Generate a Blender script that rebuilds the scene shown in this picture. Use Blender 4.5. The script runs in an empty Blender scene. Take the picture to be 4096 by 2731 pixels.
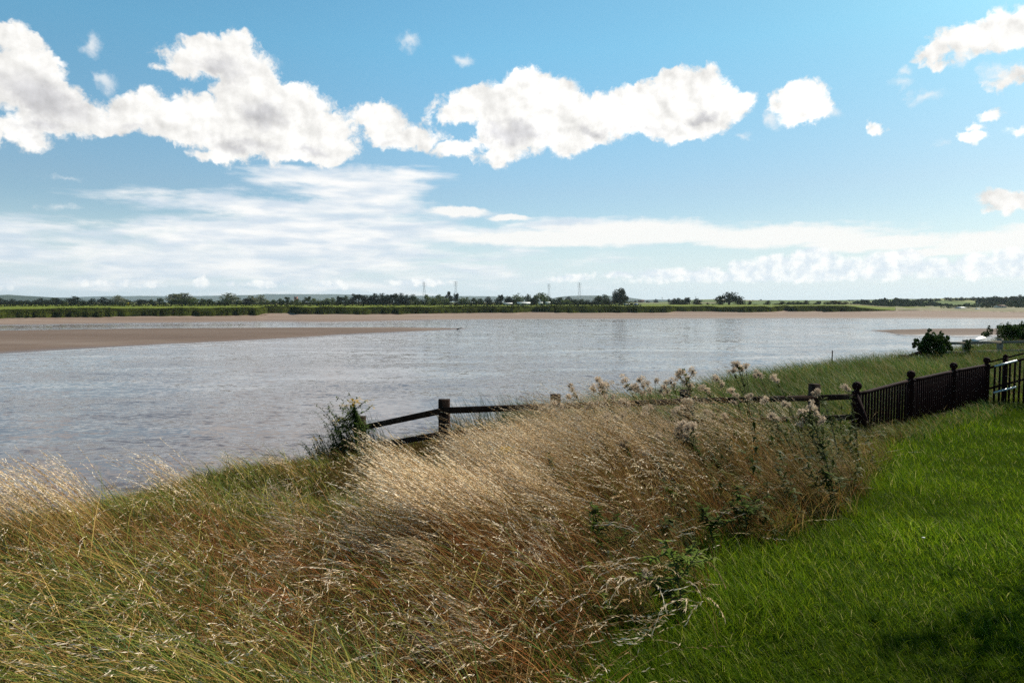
import bpy, math, random
import numpy as np
from mathutils import Vector, Matrix
R = math.radians
scene = bpy.context.scene
C = scene.collection
random.seed(7)

# ------------------------------------------------------------------ camera
EYE = 8.0                    # metres above the river
FPX = 682.0
PITCH = math.atan(40.0/682.0)
cam_d = bpy.data.cameras.new('camera'); cam = bpy.data.objects.new('camera', cam_d); C.objects.link(cam)
cam_d.sensor_width = 36.0; cam_d.lens = 36.0*FPX/1024.0
cam_d.clip_start = 0.1; cam_d.clip_end = 40000.0
cam.location = (0, 0, EYE); cam.rotation_euler = (R(90)-PITCH, 0, 0)
scene.camera = cam

def ray(px, py):
    cx = (np.asarray(px, float)-512)/FPX; cy = (341-np.asarray(py, float))/FPX
    return np.stack([cx, cy*math.sin(PITCH)+math.cos(PITCH)+0*cx, cy*math.cos(PITCH)-math.sin(PITCH)+0*cx], -1)
def hitz(px, py, z):
    d = ray(px, py); t = (z-EYE)/d[..., 2]
    return np.array([0, 0, EYE])+d*t[..., None]
def hity(px, py, y):
    d = ray(px, py); t = y/d[..., 1]
    return np.array([0, 0, EYE])+d*t[..., None]

# ------------------------------------------------------------------ light
SUN_AZ, SUN_EL = R(54), R(42)         # azimuth measured from +Y (view direction) towards +X
sd = bpy.data.lights.new('sun', 'SUN'); sd.energy = 5.0; sd.angle = R(0.5); sd.color = (1.0, 0.93, 0.82)
sun = bpy.data.objects.new('sun', sd); C.objects.link(sun)
sv = Vector((math.sin(SUN_AZ)*math.cos(SUN_EL), math.cos(SUN_AZ)*math.cos(SUN_EL), math.sin(SUN_EL)))
sun.rotation_euler = sv.to_track_quat('Z', 'Y').to_euler(); sun.location = (30, 10, 40)

vs = scene.view_settings
vs.view_transform = 'Standard'; vs.look = 'None'; vs.gamma = 1.0; vs.use_curve_mapping = False; vs.exposure = 0.35
scene.cycles.use_denoising = False
scene.cycles.max_bounces = 6; scene.cycles.diffuse_bounces = 1; scene.cycles.glossy_bounces = 2
scene.cycles.transmission_bounces = 4; scene.cycles.transparent_max_bounces = 6; scene.cycles.volume_bounces = 0

# ------------------------------------------------------------------ world
class NT:
    def __init__(s, tree): s.t = tree; s.n = tree.nodes; s.l = tree.links
    def put(s, sock, v):
        if v is None: return
        if hasattr(v, 'is_output'): s.l.new(v, sock)
        else: sock.default_value = v
    def m(s, op, a, b=None, c=None, clamp=False):
        n = s.n.new('ShaderNodeMath'); n.operation = op; n.use_clamp = clamp
        for i, v in enumerate((a, b, c)): s.put(n.inputs[i], v)
        return n.outputs[0]
    def v(s, op, a, b=None, c=None):
        n = s.n.new('ShaderNodeVectorMath'); n.operation = op
        for i, v in enumerate((a, b, c)): s.put(n.inputs[i], v)
        return n.outputs['Value'] if op in ('LENGTH', 'DOT_PRODUCT') else n.outputs[0]
    def comb(s, x, y, z=0.0):
        n = s.n.new('ShaderNodeCombineXYZ')
        for i, v in enumerate((x, y, z)): s.put(n.inputs[i], v)
        return n.outputs[0]
    def noise(s, vec, scale, detail=3.0, rough=0.5, out='Fac', dist=0.0):
        n = s.n.new('ShaderNodeTexNoise'); s.put(n.inputs['Vector'], vec)
        n.inputs['Scale'].default_value = scale; n.inputs['Detail'].default_value = detail
        n.inputs['Roughness'].default_value = rough; n.inputs['Distortion'].default_value = dist
        return n.outputs[out]
    def mr(s, v, a, b, c=0.0, d=1.0, smooth=True):
        n = s.n.new('ShaderNodeMapRange'); n.interpolation_type = 'SMOOTHSTEP' if smooth else 'LINEAR'
        s.put(n.inputs[0], v)
        for i, q in enumerate((a, b, c, d)): s.put(n.inputs[i+1], q)
        return n.outputs[0]
    def mix(s, f, a, b, blend='MIX'):
        n = s.n.new('ShaderNodeMix'); n.data_type = 'RGBA'; n.blend_type = blend
        s.put(n.inputs[0], f); s.put(n.inputs[6], a if hasattr(a, 'is_output') else (*a, 1)); s.put(n.inputs[7], b if hasattr(b, 'is_output') else (*b, 1))
        return n.outputs[2]
    def ramp(s, f, stops):
        n = s.n.new('ShaderNodeValToRGB'); s.put(n.inputs[0], f); e = n.color_ramp.elements
        while len(e) < len(stops): e.new(0.5)
        for i, (p, c) in enumerate(stops): e[i].position = p; e[i].color = (*c, 1)
        return n.outputs[0]

w = bpy.data.worlds.new('World'); scene.world = w; w.use_nodes = True
T = NT(w.node_tree); T.n.clear()
def azel(px, py):
    d = ray(px, py); az = math.atan2(d[0], d[1]); el = math.atan2(d[2], math.hypot(d[0], d[1]))
    return az, el
tc = T.n.new('ShaderNodeTexCoord').outputs['Generated']
sp = T.n.new('ShaderNodeSeparateXYZ'); T.l.new(tc, sp.inputs[0])
X_, Y_, Z_ = sp.outputs
AZ = T.m('ARCTAN2', X_, Y_)
EL = T.m('ARCSINE', Z_)
q0 = T.comb(AZ, EL, 0.0)
sky = T.n.new('ShaderNodeTexSky'); sky.sky_type = 'NISHITA'; sky.sun_disc = False
sky.sun_elevation = SUN_EL; sky.sun_rotation = SUN_AZ; sky.altitude = 0; sky.air_density = 1.0; sky.dust_density = 1.0; sky.ozone_density = 1.2
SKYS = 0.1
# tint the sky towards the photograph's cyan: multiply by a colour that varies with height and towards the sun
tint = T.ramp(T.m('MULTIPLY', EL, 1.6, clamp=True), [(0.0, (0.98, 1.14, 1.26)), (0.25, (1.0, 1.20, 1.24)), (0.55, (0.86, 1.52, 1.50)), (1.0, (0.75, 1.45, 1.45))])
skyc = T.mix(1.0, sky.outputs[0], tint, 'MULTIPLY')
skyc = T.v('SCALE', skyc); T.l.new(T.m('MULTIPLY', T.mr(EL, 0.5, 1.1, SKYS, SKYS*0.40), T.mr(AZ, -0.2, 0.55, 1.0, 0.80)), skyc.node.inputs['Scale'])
# domain-warped coordinate
n1 = T.noise(q0, 9.0, 5.0, 0.6, 'Color')
n2 = T.noise(q0, 34.0, 4.0, 0.6, 'Color')
wv = T.v('SUBTRACT', n1, (0.5, 0.5, 0.5)); wv2 = T.v('SUBTRACT', n2, (0.5, 0.5, 0.5))
q = T.v('MULTIPLY_ADD', wv, (0.075, 0.06, 0.0), q0)
q = T.v('MULTIPLY_ADD', wv2, (0.03, 0.03, 0.0), q)
def blobs(lst, vec, wt=True):
    acc = None
    for (px, py, rx, ry) in lst:
        a, e = azel(px, py); a1, _ = azel(px+rx, py); _, e1 = azel(px, py-ry)
        ra = abs(a1-a); re = abs(e1-e)
        u = T.v('MULTIPLY_ADD', vec, (1/ra, 1/re, 0.0), (-a/ra, -e/re, 0.0))
        L = T.v('LENGTH', u)
        wgt = (min(ra, re)/0.045)**0.6 if wt else 1.0
        f = T.m('MULTIPLY_ADD', L, -wgt, wgt)
        acc = f if acc is None else T.m('MAXIMUM', acc, f)
    return acc
cum = [(12, 36, 34, 20), (10, 78, 55, 34), (38, 92, 48, 32), (48, 118, 40, 20), (82, 112, 34, 18), (110, 120, 26, 14), (0,132,10,14),
 (213, 58, 50, 25), (178, 68, 24, 13), (248, 80, 40, 25), (150, 110, 42, 24), (128, 116, 38, 18), (205, 112, 40, 24), (285, 102, 52, 30), (255, 128, 62, 26), (232, 145, 40, 14),
 (318, 130, 38, 30), (338, 150, 26, 20), (210, 156, 24, 9), (300,158,50,12), (276, 118, 56, 28), (240, 92, 36, 22), (300, 140, 56, 26), (330, 152, 30, 16), (180, 128, 50, 20), (205, 44, 26, 14), (232, 50, 24, 16), (262, 88, 36, 20),
 (22, 60, 40, 26), (60, 110, 52, 26), (30, 130, 36, 14), (540, 108, 60, 28), (656, 112, 54, 22), (500, 112, 40, 26), (580, 128, 40, 20), (640, 96, 30, 20), (718, 100, 28, 22), (665, 86, 20, 18), (700, 82, 24, 16),
 (378, 122, 40, 20), (408, 135, 42, 17), (455, 148, 34, 10), (347,122,14,7), (500, 154, 32, 12),
 (470, 108, 38, 24), (530, 96, 54, 32), (560, 120, 48, 38), (512, 130, 45, 30), (528,75,24,14),
 (625, 110, 56, 28), (684, 88, 26, 24), (700, 108, 46, 34), (736, 108, 22, 18), (690, 128, 36, 16),
 (797, 105, 30, 22), (812,110,18,16),
 (965, 40, 36, 18), (1005, 30, 48, 20), (942, 56, 20, 14), (1040, 20, 50, 24), (1015, 74, 34, 10),
 (877, 119, 11, 8), (993, 107, 16, 9), (980, 122, 11, 7), (978, 134, 20, 8), (1020, 130, 16, 7), (1012, 198, 34, 16)]
wisp = [(410, 42, 13, 11), (466, 58, 11, 9), (927, 97, 26, 9), (903, 84, 14, 8), (90, 42, 15, 16), (743, 136, 12, 6), (834, 112, 11, 8), (1000, 75, 34, 14), (960, 60, 16, 12), (65, 178, 24, 5), (905, 72, 10, 9), (940, 142, 16, 7), (770, 120, 14, 12), (105, 82, 16, 14), (262, 62, 22, 12), (60, 207, 30, 5)]
low = [(620, 274, 30, 5), (660, 273, 40, 7), (700, 274, 34, 8), (745, 268, 22, 11), (775, 265, 26, 14), (812, 262, 34, 17), (850, 268, 34, 13), (880, 264, 26, 14),
 (905, 262, 24, 17), (935, 268, 34, 13), (975, 266, 30, 16), (1010, 264, 34, 18), (1060, 262, 60, 22), (780, 276, 220, 8), (570,278,30,5),
 (8, 286, 16, 5), (80, 281, 9, 6), (102, 284, 14, 5), (120, 281, 11, 6), (150, 285, 22, 4), (202, 282, 10, 7), (230, 282, 8, 5), (262, 284, 26, 5), (330, 285, 30, 5), (420, 282, 40, 5)]
D = blobs(cum, q)
fine = T.noise(T.v('MULTIPLY_ADD', wv2, (0.02, 0.02, 0), q0), 34.0, 8.0, 0.66)
mid = T.noise(q0, 15.0, 4.0, 0.5)
D = T.m('ADD', D, T.m('MULTIPLY', T.m('SUBTRACT', fine, 0.5), 0.95))
A = T.mr(D, -0.03, 0.22)
AW = T.mr(T.m('ADD', blobs(wisp, ql0 := T.v('MULTIPLY_ADD', wv2, (0.03, 0.03, 0.0), q0)), T.m('MULTIPLY', T.m('SUBTRACT', fine, 0.5), 1.1)), 0.0, 0.55, 0.0, 0.75)
ql = T.v('MULTIPLY_ADD', wv2, (0.016, 0.014, 0.0), q0)
D2 = blobs(low, ql)
f2 = T.noise(q0, 60.0, 5.0, 0.55)
D2 = T.m('ADD', D2, T.m('MULTIPLY', T.m('SUBTRACT', f2, 0.5), 0.55))
A2 = T.mr(D2, 0.0, 0.22, 0.0, 0.85)
# stratus: streaky noise held inside broad soft regions
qs = T.v('MULTIPLY_ADD', T.noise(q0, 5.0, 3.0, 0.5, 'Color'), (0.25, 0.05, 0), T.v('MULTIPLY', q0, (3.2, 17.0, 1.0)))
st = T.noise(qs, 2.2, 6.0, 0.58)
strat = [(350, 188, 95, 32), (300, 178, 60, 16), (260, 206, 170, 18), (380, 232, 170, 30), (250, 232, 190, 30), (230, 262, 420, 42), (560, 226, 100, 14)]
S1 = blobs(strat, ql, False)
S3 = blobs([(362, 190, 72, 30), (330, 214, 120, 18), (290, 236, 190, 20)], q, False)
A5 = T.mr(T.m('ADD', S3, T.m('MULTIPLY', T.m('SUBTRACT', st, 0.5), 1.1)), 0.0, 0.5, 0.0, 0.82)
A3 = T.mr(T.m('ADD', S1, T.m('MULTIPLY', T.m('SUBTRACT', st, 0.5), 2.9)), 0.0, 0.75, 0.0, 0.9)
band = [(560, 238, 150, 10), (640, 232, 130, 14), (790, 236, 130, 13), (880, 243, 120, 10), (1000, 240, 130, 13), (930, 251, 70, 6), (460, 211, 32, 6), (510,218,24,4), (1040,236,80,18)]
S2 = blobs(band, ql, False)
A4 = T.mr(T.m('ADD', S2, T.m('MULTIPLY', T.m('SUBTRACT', T.noise(qs, 3.0, 6.0, 0.6), 0.5), 1.3)), -0.05, 0.45, 0.0, 0.92)
lowhaze = T.mr(EL, 0.0, 0.14, 0.72, 0.0)
# cloud colour: soft grey bases, relief from an offset noise
grey = [(40, 95, 90, 40), (60, 128, 60, 14), (215, 70, 40, 18), (240, 142, 60, 12), (262, 108, 40, 18), (320, 152, 30, 10), (140, 128, 30, 8), (500, 138, 48, 16), (520, 132, 40, 14),
        (600, 128, 26, 8), (645, 128, 46, 9), (380, 140, 30, 8), (700, 118, 20, 8)]
gq = T.v('MULTIPLY_ADD', wv, (0.13, 0.07, 0), q0); gq = T.v('MULTIPLY_ADD', wv2, (0.03, 0.03, 0), gq)
G = T.mr(blobs(grey, gq, False), 0.0, 0.9)
rel = T.m('SUBTRACT', T.noise(T.v('ADD', q0, (-0.016, -0.022, 0)), 13.0, 4.0, 0.45), T.noise(q0, 13.0, 4.0, 0.45))
G = T.m('MULTIPLY', G, T.mr(D, 0.05, 0.5))
ccol = T.mix(T.m('MULTIPLY', G, 0.9), (1.06, 1.045, 1.01), (0.71, 0.705, 0.725))
rel2 = T.m('SUBTRACT', T.noise(T.v('ADD', q0, (-0.005, -0.007, 0)), 42.0, 5.0, 0.55), T.noise(q0, 42.0, 5.0, 0.55))
relf = T.m('ADD', 0.985, T.m('ADD', T.m('MULTIPLY', rel, 0.85), T.m('MULTIPLY', rel2, 0.65)))
relf = T.m('MULTIPLY', relf, T.mr(AZ, -0.75, 0.1, 0.90, 1.0, False))
ccol2 = T.v('SCALE', ccol); T.l.new(relf, ccol2.node.inputs['Scale'])
scol = T.mix(T.mr(T.noise(qs, 4.0, 4.0, 0.5), 0.3, 0.7), (0.66, 0.76, 0.86), (1.04, 1.03, 1.01))
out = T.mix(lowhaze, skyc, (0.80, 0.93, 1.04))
out = T.mix(A3, out, scol)
out = T.mix(A5, out, scol)
out = T.mix(A4, out, (1.0, 0.99, 0.96))
lc = T.v('SCALE', T.mix(T.mr(f2, 0.35, 0.65), (0.76, 0.84, 0.92), (1.10, 1.09, 1.06)))
lc.node.inputs['Scale'].default_value = 1.0
out = T.mix(A2, out, lc)
out = T.mix(AW, out, (0.95, 0.96, 0.96))
out = T.mix(A, out, ccol2)
out = T.mix(T.mr(EL, -0.03, 0.0), (0.10, 0.11, 0.09), out)
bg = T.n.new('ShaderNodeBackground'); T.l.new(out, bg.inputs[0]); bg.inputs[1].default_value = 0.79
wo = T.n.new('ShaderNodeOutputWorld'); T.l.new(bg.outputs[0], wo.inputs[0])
w.cycles.sampling_method = 'MANUAL'; w.cycles.sample_map_resolution = 512
#SKY_END
# ------------------------------------------------------------------ helpers
rng = np.random.default_rng(11)
def tag(o, label=None, cat=None, group=None, kind=None):
    if label: o['label'] = label
    if cat: o['category'] = cat
    if group: o['group'] = group
    if kind: o['kind'] = kind
    return o
def empty(name, loc=(0, 0, 0), rz=0.0):
    o = bpy.data.objects.new(name, None); C.objects.link(o); o.location = loc; o.rotation_euler = (0, 0, rz); o.empty_display_size = 0.2
    return o
def mesh_np(name, V, polys, mat, parent=None, col=None, smooth=False):
    """V (n,3), polys: list of index arrays (k, nverts) of equal-size faces; col (n,3) vertex colour"""
    me = bpy.data.meshes.new(name)
    V = np.ascontiguousarray(V, np.float32)
    me.vertices.add(len(V)); me.vertices.foreach_set('co', V.ravel())
    polys = [np.asarray(p, np.int32) for p in polys if len(p)]
    li = np.concatenate([p.ravel() for p in polys]); cnt = np.concatenate([np.full(len(p), p.shape[1], np.int32) for p in polys])
    me.loops.add(len(li)); me.loops.foreach_set('vertex_index', li)
    me.polygons.add(len(cnt)); st_ = np.zeros(len(cnt), np.int32); st_[1:] = np.cumsum(cnt)[:-1]
    me.polygons.foreach_set('loop_start', st_); me.polygons.foreach_set('loop_total', cnt)
    me.update(calc_edges=True)
    if smooth: me.polygons.foreach_set('use_smooth', np.ones(len(cnt), bool))
    if col is not None:
        a = me.color_attributes.new('col', 'FLOAT_COLOR', 'POINT')
        a.data.foreach_set('color', np.concatenate([col, np.ones((len(col), 1))], 1).astype(np.float32).ravel())
    if mat: me.materials.append(mat)
    o = bpy.data.objects.new(name, me); C.objects.link(o)
    if parent: o.parent = parent
    return o
class MB:
    """collects boxes, tubes, lathes, then links them as one mesh"""
    def __init__(s): s.V = []; s.F = {}; s.n = 0
    def add(s, V, F):
        V = np.asarray(V, float)
        for f in F: s.F.setdefault(len(f), []).append([i+s.n for i in f])
        s.V.append(V); s.n += len(V); return s
    def beam(s, a, b, wx, wz, up=(0, 0, 1), bev=0.1):
        """bar from a to b, chamfered rectangle section wx (sideways) by wz (up)"""
        a = np.array(a, float); b = np.array(b, float); d = b-a; d /= np.linalg.norm(d)
        u = np.array(up, float); sx = np.cross(d, u); sx /= np.linalg.norm(sx); u = np.cross(sx, d)
        c = bev*min(wx, wz); hx, hz = wx/2, wz/2
        sec = [(-hx+c, -hz), (hx-c, -hz), (hx, -hz+c), (hx, hz-c), (hx-c, hz), (-hx+c, hz), (-hx, hz-c), (-hx, -hz+c)]
        V = [p+sx*x+u*z for p in (a, b) for x, z in sec]
        F = [(i, (i+1) % 8, (i+1) % 8+8, i+8) for i in range(8)] + [tuple(range(7, -1, -1)), tuple(range(8, 16))]
        return s.add(V, F)
    def tube(s, pts, rad, n=8):
        pts = [np.array(p, float) for p in pts]; V = []; m = len(pts)
        for i, p in enumerate(pts):
            d = pts[min(i+1, m-1)]-pts[max(i-1, 0)]; d /= np.linalg.norm(d)
            a = np.array((1, 0, 0)) if abs(d[0]) < .8 else np.array((0, 1, 0))
            x = np.cross(d, a); x /= np.linalg.norm(x); y = np.cross(d, x); r = rad[i] if hasattr(rad, '__len__') else rad
            V += [p+r*(x*math.cos(t)+y*math.sin(t)) for t in np.arange(n)*2*math.pi/n]
        F = [(i*n+j, i*n+(j+1) % n, (i+1)*n+(j+1) % n, (i+1)*n+j) for i in range(m-1) for j in range(n)]
        F += [tuple(range(n-1, -1, -1)), tuple(range((m-1)*n, m*n))]
        return s.add(V, F)
    def lathe(s, prof, c=(0, 0, 0), n=16):
        c = np.array(c, float); V = [c+np.array((r*math.cos(t), r*math.sin(t), z)) for r, z in prof for t in np.arange(n)*2*math.pi/n]; m = len(prof)
        F = [(i*n+j, i*n+(j+1) % n, (i+1)*n+(j+1) % n, (i+1)*n+j) for i in range(m-1) for j in range(n)]
        F += [tuple(range(n-1, -1, -1)), tuple(range((m-1)*n, m*n))]
        return s.add(V, F)
    def build(s, name, mat, parent=None, smooth=False):
        V = np.concatenate(s.V)
        return mesh_np(name, V, [np.array(f) for f in s.F.values()], mat, parent, None, smooth)
# value noise
def _h(ix, iy, seed):
    n = (ix.astype(np.int64)*374761393+iy.astype(np.int64)*668265263+seed*982451653) & 0xffffffff
    n = ((n ^ (n >> 13))*1274126177) & 0xffffffff
    return ((n ^ (n >> 16)) & 0xffff)/65535.0
def vnoise(x, y, seed=0):
    x = np.asarray(x, float); y = np.asarray(y, float)
    ix = np.floor(x); iy = np.floor(y); fx = x-ix; fy = y-iy; fx = fx*fx*(3-2*fx); fy = fy*fy*(3-2*fy)
    return (_h(ix, iy, seed)*(1-fx)+_h(ix+1, iy, seed)*fx)*(1-fy)+(_h(ix, iy+1, seed)*(1-fx)+_h(ix+1, iy+1, seed)*fx)*fy
def fbm(x, y, seed=0, o=4):
    r = 0; a = .5
    for i in range(o): r = r+a*vnoise(x*2**i, y*2**i, seed+i); a *= .5
    return r/(1-.5**o)
def sstep(x, a, b):
    t = np.clip((np.asarray(x, float)-a)/(b-a), 0, 1); return t*t*(3-2*t)

# ------------------------------------------------------------------ materials
def new_mat(name):
    m = bpy.data.materials.new(name); m.use_nodes = True; t = NT(m.node_tree); t.n.clear()
    o = t.n.new('ShaderNodeOutputMaterial'); b = t.n.new('ShaderNodeBsdfPrincipled'); t.l.new(b.outputs[0], o.inputs[0])
    return m, t, b, o
def leaf_mat(name, rough=0.6, trans=0.3, spec=0.3, gain=1.0):
    m, t, b, o = new_mat(name)
    a = t.n.new('ShaderNodeVertexColor'); a.layer_name = 'col'
    c = a.outputs[0]
    b.inputs['Roughness'].default_value = rough; b.inputs['Specular IOR Level'].default_value = spec
    t.l.new(c, b.inputs['Base Color'])
    tr = t.n.new('ShaderNodeBsdfTranslucent'); t.l.new(c, tr.inputs[0])
    mx = t.n.new('ShaderNodeMixShader'); mx.inputs[0].default_value = trans
    t.l.new(b.outputs[0], mx.inputs[1]); t.l.new(tr.outputs[0], mx.inputs[2]); t.l.new(mx.outputs[0], o.inputs[0])
    return m
def noise_mat(name, stops, scale=5.0, rough=0.8, bump=0.2, detail=6.0, spec=0.3, sc3=None, metal=0.0, bdist=0.02):
    m, t, b, o = new_mat(name)
    g = t.n.new('ShaderNodeTexCoord').outputs['Object']
    if sc3: g = t.v('MULTIPLY', g, sc3)
    n = t.noise(g, scale, detail, 0.6)
    t.l.new(t.ramp(n, stops), b.inputs['Base Color']); b.inputs['Roughness'].default_value = rough
    b.inputs['Specular IOR Level'].default_value = spec; b.inputs['Metallic'].default_value = metal
    if bump:
        bn = t.n.new('ShaderNodeBump'); bn.inputs['Strength'].default_value = bump; bn.inputs['Distance'].default_value = bdist
        t.l.new(t.noise(g, scale*2.3, detail, 0.65), bn.inputs['Height']); t.l.new(bn.outputs[0], b.inputs['Normal'])
    return m
M = {}
M['grass'] = leaf_mat('grass_blades', 0.6, 0.25, 0.08)
M['lawn'] = leaf_mat('lawn_blades', 0.55, 0.45, 0.08)
M['dry'] = leaf_mat('dry_grass', 0.7, 0.22, 0.05)
M['leaf'] = leaf_mat('leaves', 0.7, 0.25, 0.04)
M['tree'] = leaf_mat('tree_leaves', 0.8, 0.2, 0.02)
M['fluff'] = leaf_mat('thistle_down', 0.8, 0.5, 0.1)
M['bark'] = noise_mat('bark', [(0.3, (0.03, 0.022, 0.016)), (0.7, (0.09, 0.07, 0.05))], 6)
M['wood'] = noise_mat('weathered_wood', [(0.25, (0.012, 0.006, 0.004)), (0.55, (0.032, 0.017, 0.011)), (0.8, (0.09, 0.055, 0.036))], 9, 0.9, 0.6, 8, 0.1, (1, 1, 0.35), 0, 0.01)
M['wood_grey'] = noise_mat('grey_wood', [(0.25, (0.10, 0.08, 0.055)), (0.7, (0.28, 0.24, 0.18))], 8, 0.85, 0.5, 8, 0.2, (1, 1, 0.35), 0, 0.01)
M['iron'] = noise_mat('painted_iron', [(0.35, (0.012, 0.004, 0.004)), (0.62, (0.024, 0.008, 0.007)), (0.8, (0.06, 0.022, 0.014))], 25, 0.75, 0.25, 6, 0.05, None, 0, 0.004)
M['galv'] = noise_mat('galvanised_pipe', [(0.3, (0.35, 0.37, 0.38)), (0.7, (0.55, 0.57, 0.58))], 30, 0.35, 0.1, 4, 0.5, None, 0.6)
M['white'] = noise_mat('white_paint', [(0.3, (0.62, 0.58, 0.52)), (0.7, (0.8, 0.78, 0.74))], 1.5, 0.5, 0.1)
M['steel'] = noise_mat('pylon_steel', [(0.3, (0.20, 0.21, 0.22)), (0.7, (0.30, 0.31, 0.32))], 1.0, 0.5, 0)
M['red'] = noise_mat('red_hull_paint', [(0.3, (0.28, 0.03, 0.03)), (0.7, (0.4, 0.06, 0.05))], 1.0, 0.5, 0)
M['blue'] = noise_mat('blue_tarpaulin', [(0.3, (0.02, 0.07, 0.25)), (0.7, (0.04, 0.12, 0.38))], 1.0, 0.6, 0.2)
M['yellow'] = noise_mat('yellow_paint', [(0.3, (0.7, 0.45, 0.02)), (0.7, (0.8, 0.55, 0.04))], 1.0, 0.5, 0)
M['brick'] = noise_mat('brick', [(0.3, (0.16, 0.06, 0.04)), (0.7, (0.32, 0.14, 0.09))], 8, 0.9, 0.4)
M['roof'] = noise_mat('roof_tiles', [(0.3, (0.10, 0.06, 0.05)), (0.7, (0.2, 0.12, 0.09))], 2, 0.9, 0.1)
M['dark'] = noise_mat('window_glass', [(0.3, (0.02, 0.025, 0.03)), (0.7, (0.04, 0.045, 0.05))], 1, 0.15, 0)
M['soil'] = noise_mat('soil', [(0.3, (0.018, 0.011, 0.006)), (0.6, (0.05, 0.03, 0.016)), (0.8, (0.075, 0.055, 0.02))], 3, 0.95, 0.5, 8, 0.1, None, 0, 0.05)

# ------------------------------------------------------------------ near bank
EDGE = np.array([(-30, -14), (-14, -6), (-12, 0), (-8.6, 3.2), (-6.8, 5.2), (-5.75, 6.4), (-5.45, 7.5), (-5.15, 8.6), (-4.65, 9.7), (-3.96, 10.8), (-3.2, 11.8), (-1.5, 13.4), (0.5, 15.2), (3.0, 18.2),
                 (5.9, 22.5), (10, 27), (14.2, 32), (18.6, 35.6), (24, 39.5), (33, 49), (45, 60), (75, 86), (130, 130), (260, 210)], float)
LAWN = np.array([(0.0, -6), (0.1, 2.0), (0.32, 2.75), (0.85, 4.2), (1.67, 5.0), (2.6, 6.0), (4.2, 8.0), (5.5, 10.0), (6.3, 11.1), (7.95, 12.8), (9.9, 14.5), (11.5, 15.9), (20, 23.4), (60, 58)], float)
def sdist(x, y, P):
    """signed distance to polyline, positive on its right side"""
    x = np.asarray(x, float); y = np.asarray(y, float); best = np.full(x.shape, 1e9); sg = np.ones(x.shape)
    for a, b in zip(P[:-1], P[1:]):
        d = b-a; L = d@d; t = np.clip(((x-a[0])*d[0]+(y-a[1])*d[1])/L, 0, 1)
        ex = x-a[0]-t*d[0]; ey = y-a[1]-t*d[1]; r = np.hypot(ex, ey)
        c = d[0]*(y-a[1])-d[1]*(x-a[0]); up = r < best-1e-6
        best = np.where(up, r, best); sg = np.where(up, np.where(c <= 0, 1, -1), sg)
    return best*sg
def lawn_d(x, y): return sdist(x, y, LAWN)+(fbm(np.asarray(x)*1.3, np.asarray(y)*1.3, 91)-0.5)*1.0*(1-sstep(y, 9, 11.5))+(fbm(np.asarray(x)*5, np.asarray(y)*5, 93)-0.5)*0.35*(1-sstep(y, 9, 11.5))
def gz(x, y):
    x = np.asarray(x, float); y = np.asarray(y, float)
    z = 6.42-0.065*np.clip(y, 0, 14)-0.02*np.clip(y-14, 0, 22)+0.03*np.clip(x, -8, 0)
    s = sdist(x, y, EDGE)
    drop = np.where(s > 2.2, 0, np.where(s > 0, 0.085*(2.2-s)**2, 0.41+0.75*(-s)))
    lump = (fbm(x*0.7, y*0.7, 3)-0.5)*0.22*sstep(np.abs(s+0), 0, 1.0)
    lump = lump*(0.35+0.65*(sdist(x, y, LAWN) < 0))
    return np.maximum(z-drop+lump, -1.5)
xs = np.unique(np.concatenate([np.arange(-30, -12, 1.0), np.arange(-12, 16, 0.2), np.arange(16, 60, 0.8), np.arange(60, 260, 6.0)]))
ys = np.unique(np.concatenate([np.arange(-14, 0, 0.7), np.arange(0, 20, 0.2), np.arange(20, 60, 0.6), np.arange(60, 210, 5.0)]))
GX, GY = np.meshgrid(xs, ys); GZ = gz(GX, GY)
def grid_faces(nx, ny, keep=None):
    i = np.arange(nx*ny).reshape(ny, nx); f = np.stack([i[:-1, :-1], i[:-1, 1:], i[1:, 1:], i[1:, :-1]], -1).reshape(-1, 4)
    return f if keep is None else f[keep.reshape(-1)]
kq = (GZ[:-1, :-1] > -1.45) | (GZ[1:, 1:] > -1.45)
m, t, b, o_ = new_mat('ground_thatch'); a_ = t.n.new('ShaderNodeVertexColor'); a_.layer_name = 'col'
gg = t.n.new('ShaderNodeNewGeometry').outputs['Position']
t.l.new(t.mix(t.noise(gg, 6.0, 8.0, 0.65), (0.008, 0.005, 0.002), a_.outputs[0], 'MIX'), b.inputs['Base Color'])
b.inputs['Roughness'].default_value = 1.0; b.inputs['Specular IOR Level'].default_value = 0.0
M['thatch'] = m
kl = sstep(sdist(GX, GY, LAWN), -0.3, 0.3)[..., None]
kf = sstep(sdist(GX, GY, EDGE), -2.5, -1.0)[..., None]
gc = (np.array([0.05, 0.032, 0.010])*(1-kl)+np.array([0.03, 0.062, 0.004])*kl)*kf+np.array([0.13, 0.085, 0.06])*(1-kf)
o = mesh_np('ground', np.stack([GX, GY, GZ], -1).reshape(-1, 3), [grid_faces(len(xs), len(ys), kq)], M['thatch'], col=gc.reshape(-1, 3), smooth=True)
tag(o, 'dark soil of the near river bank under the grass', 'ground', kind='structure')

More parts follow.
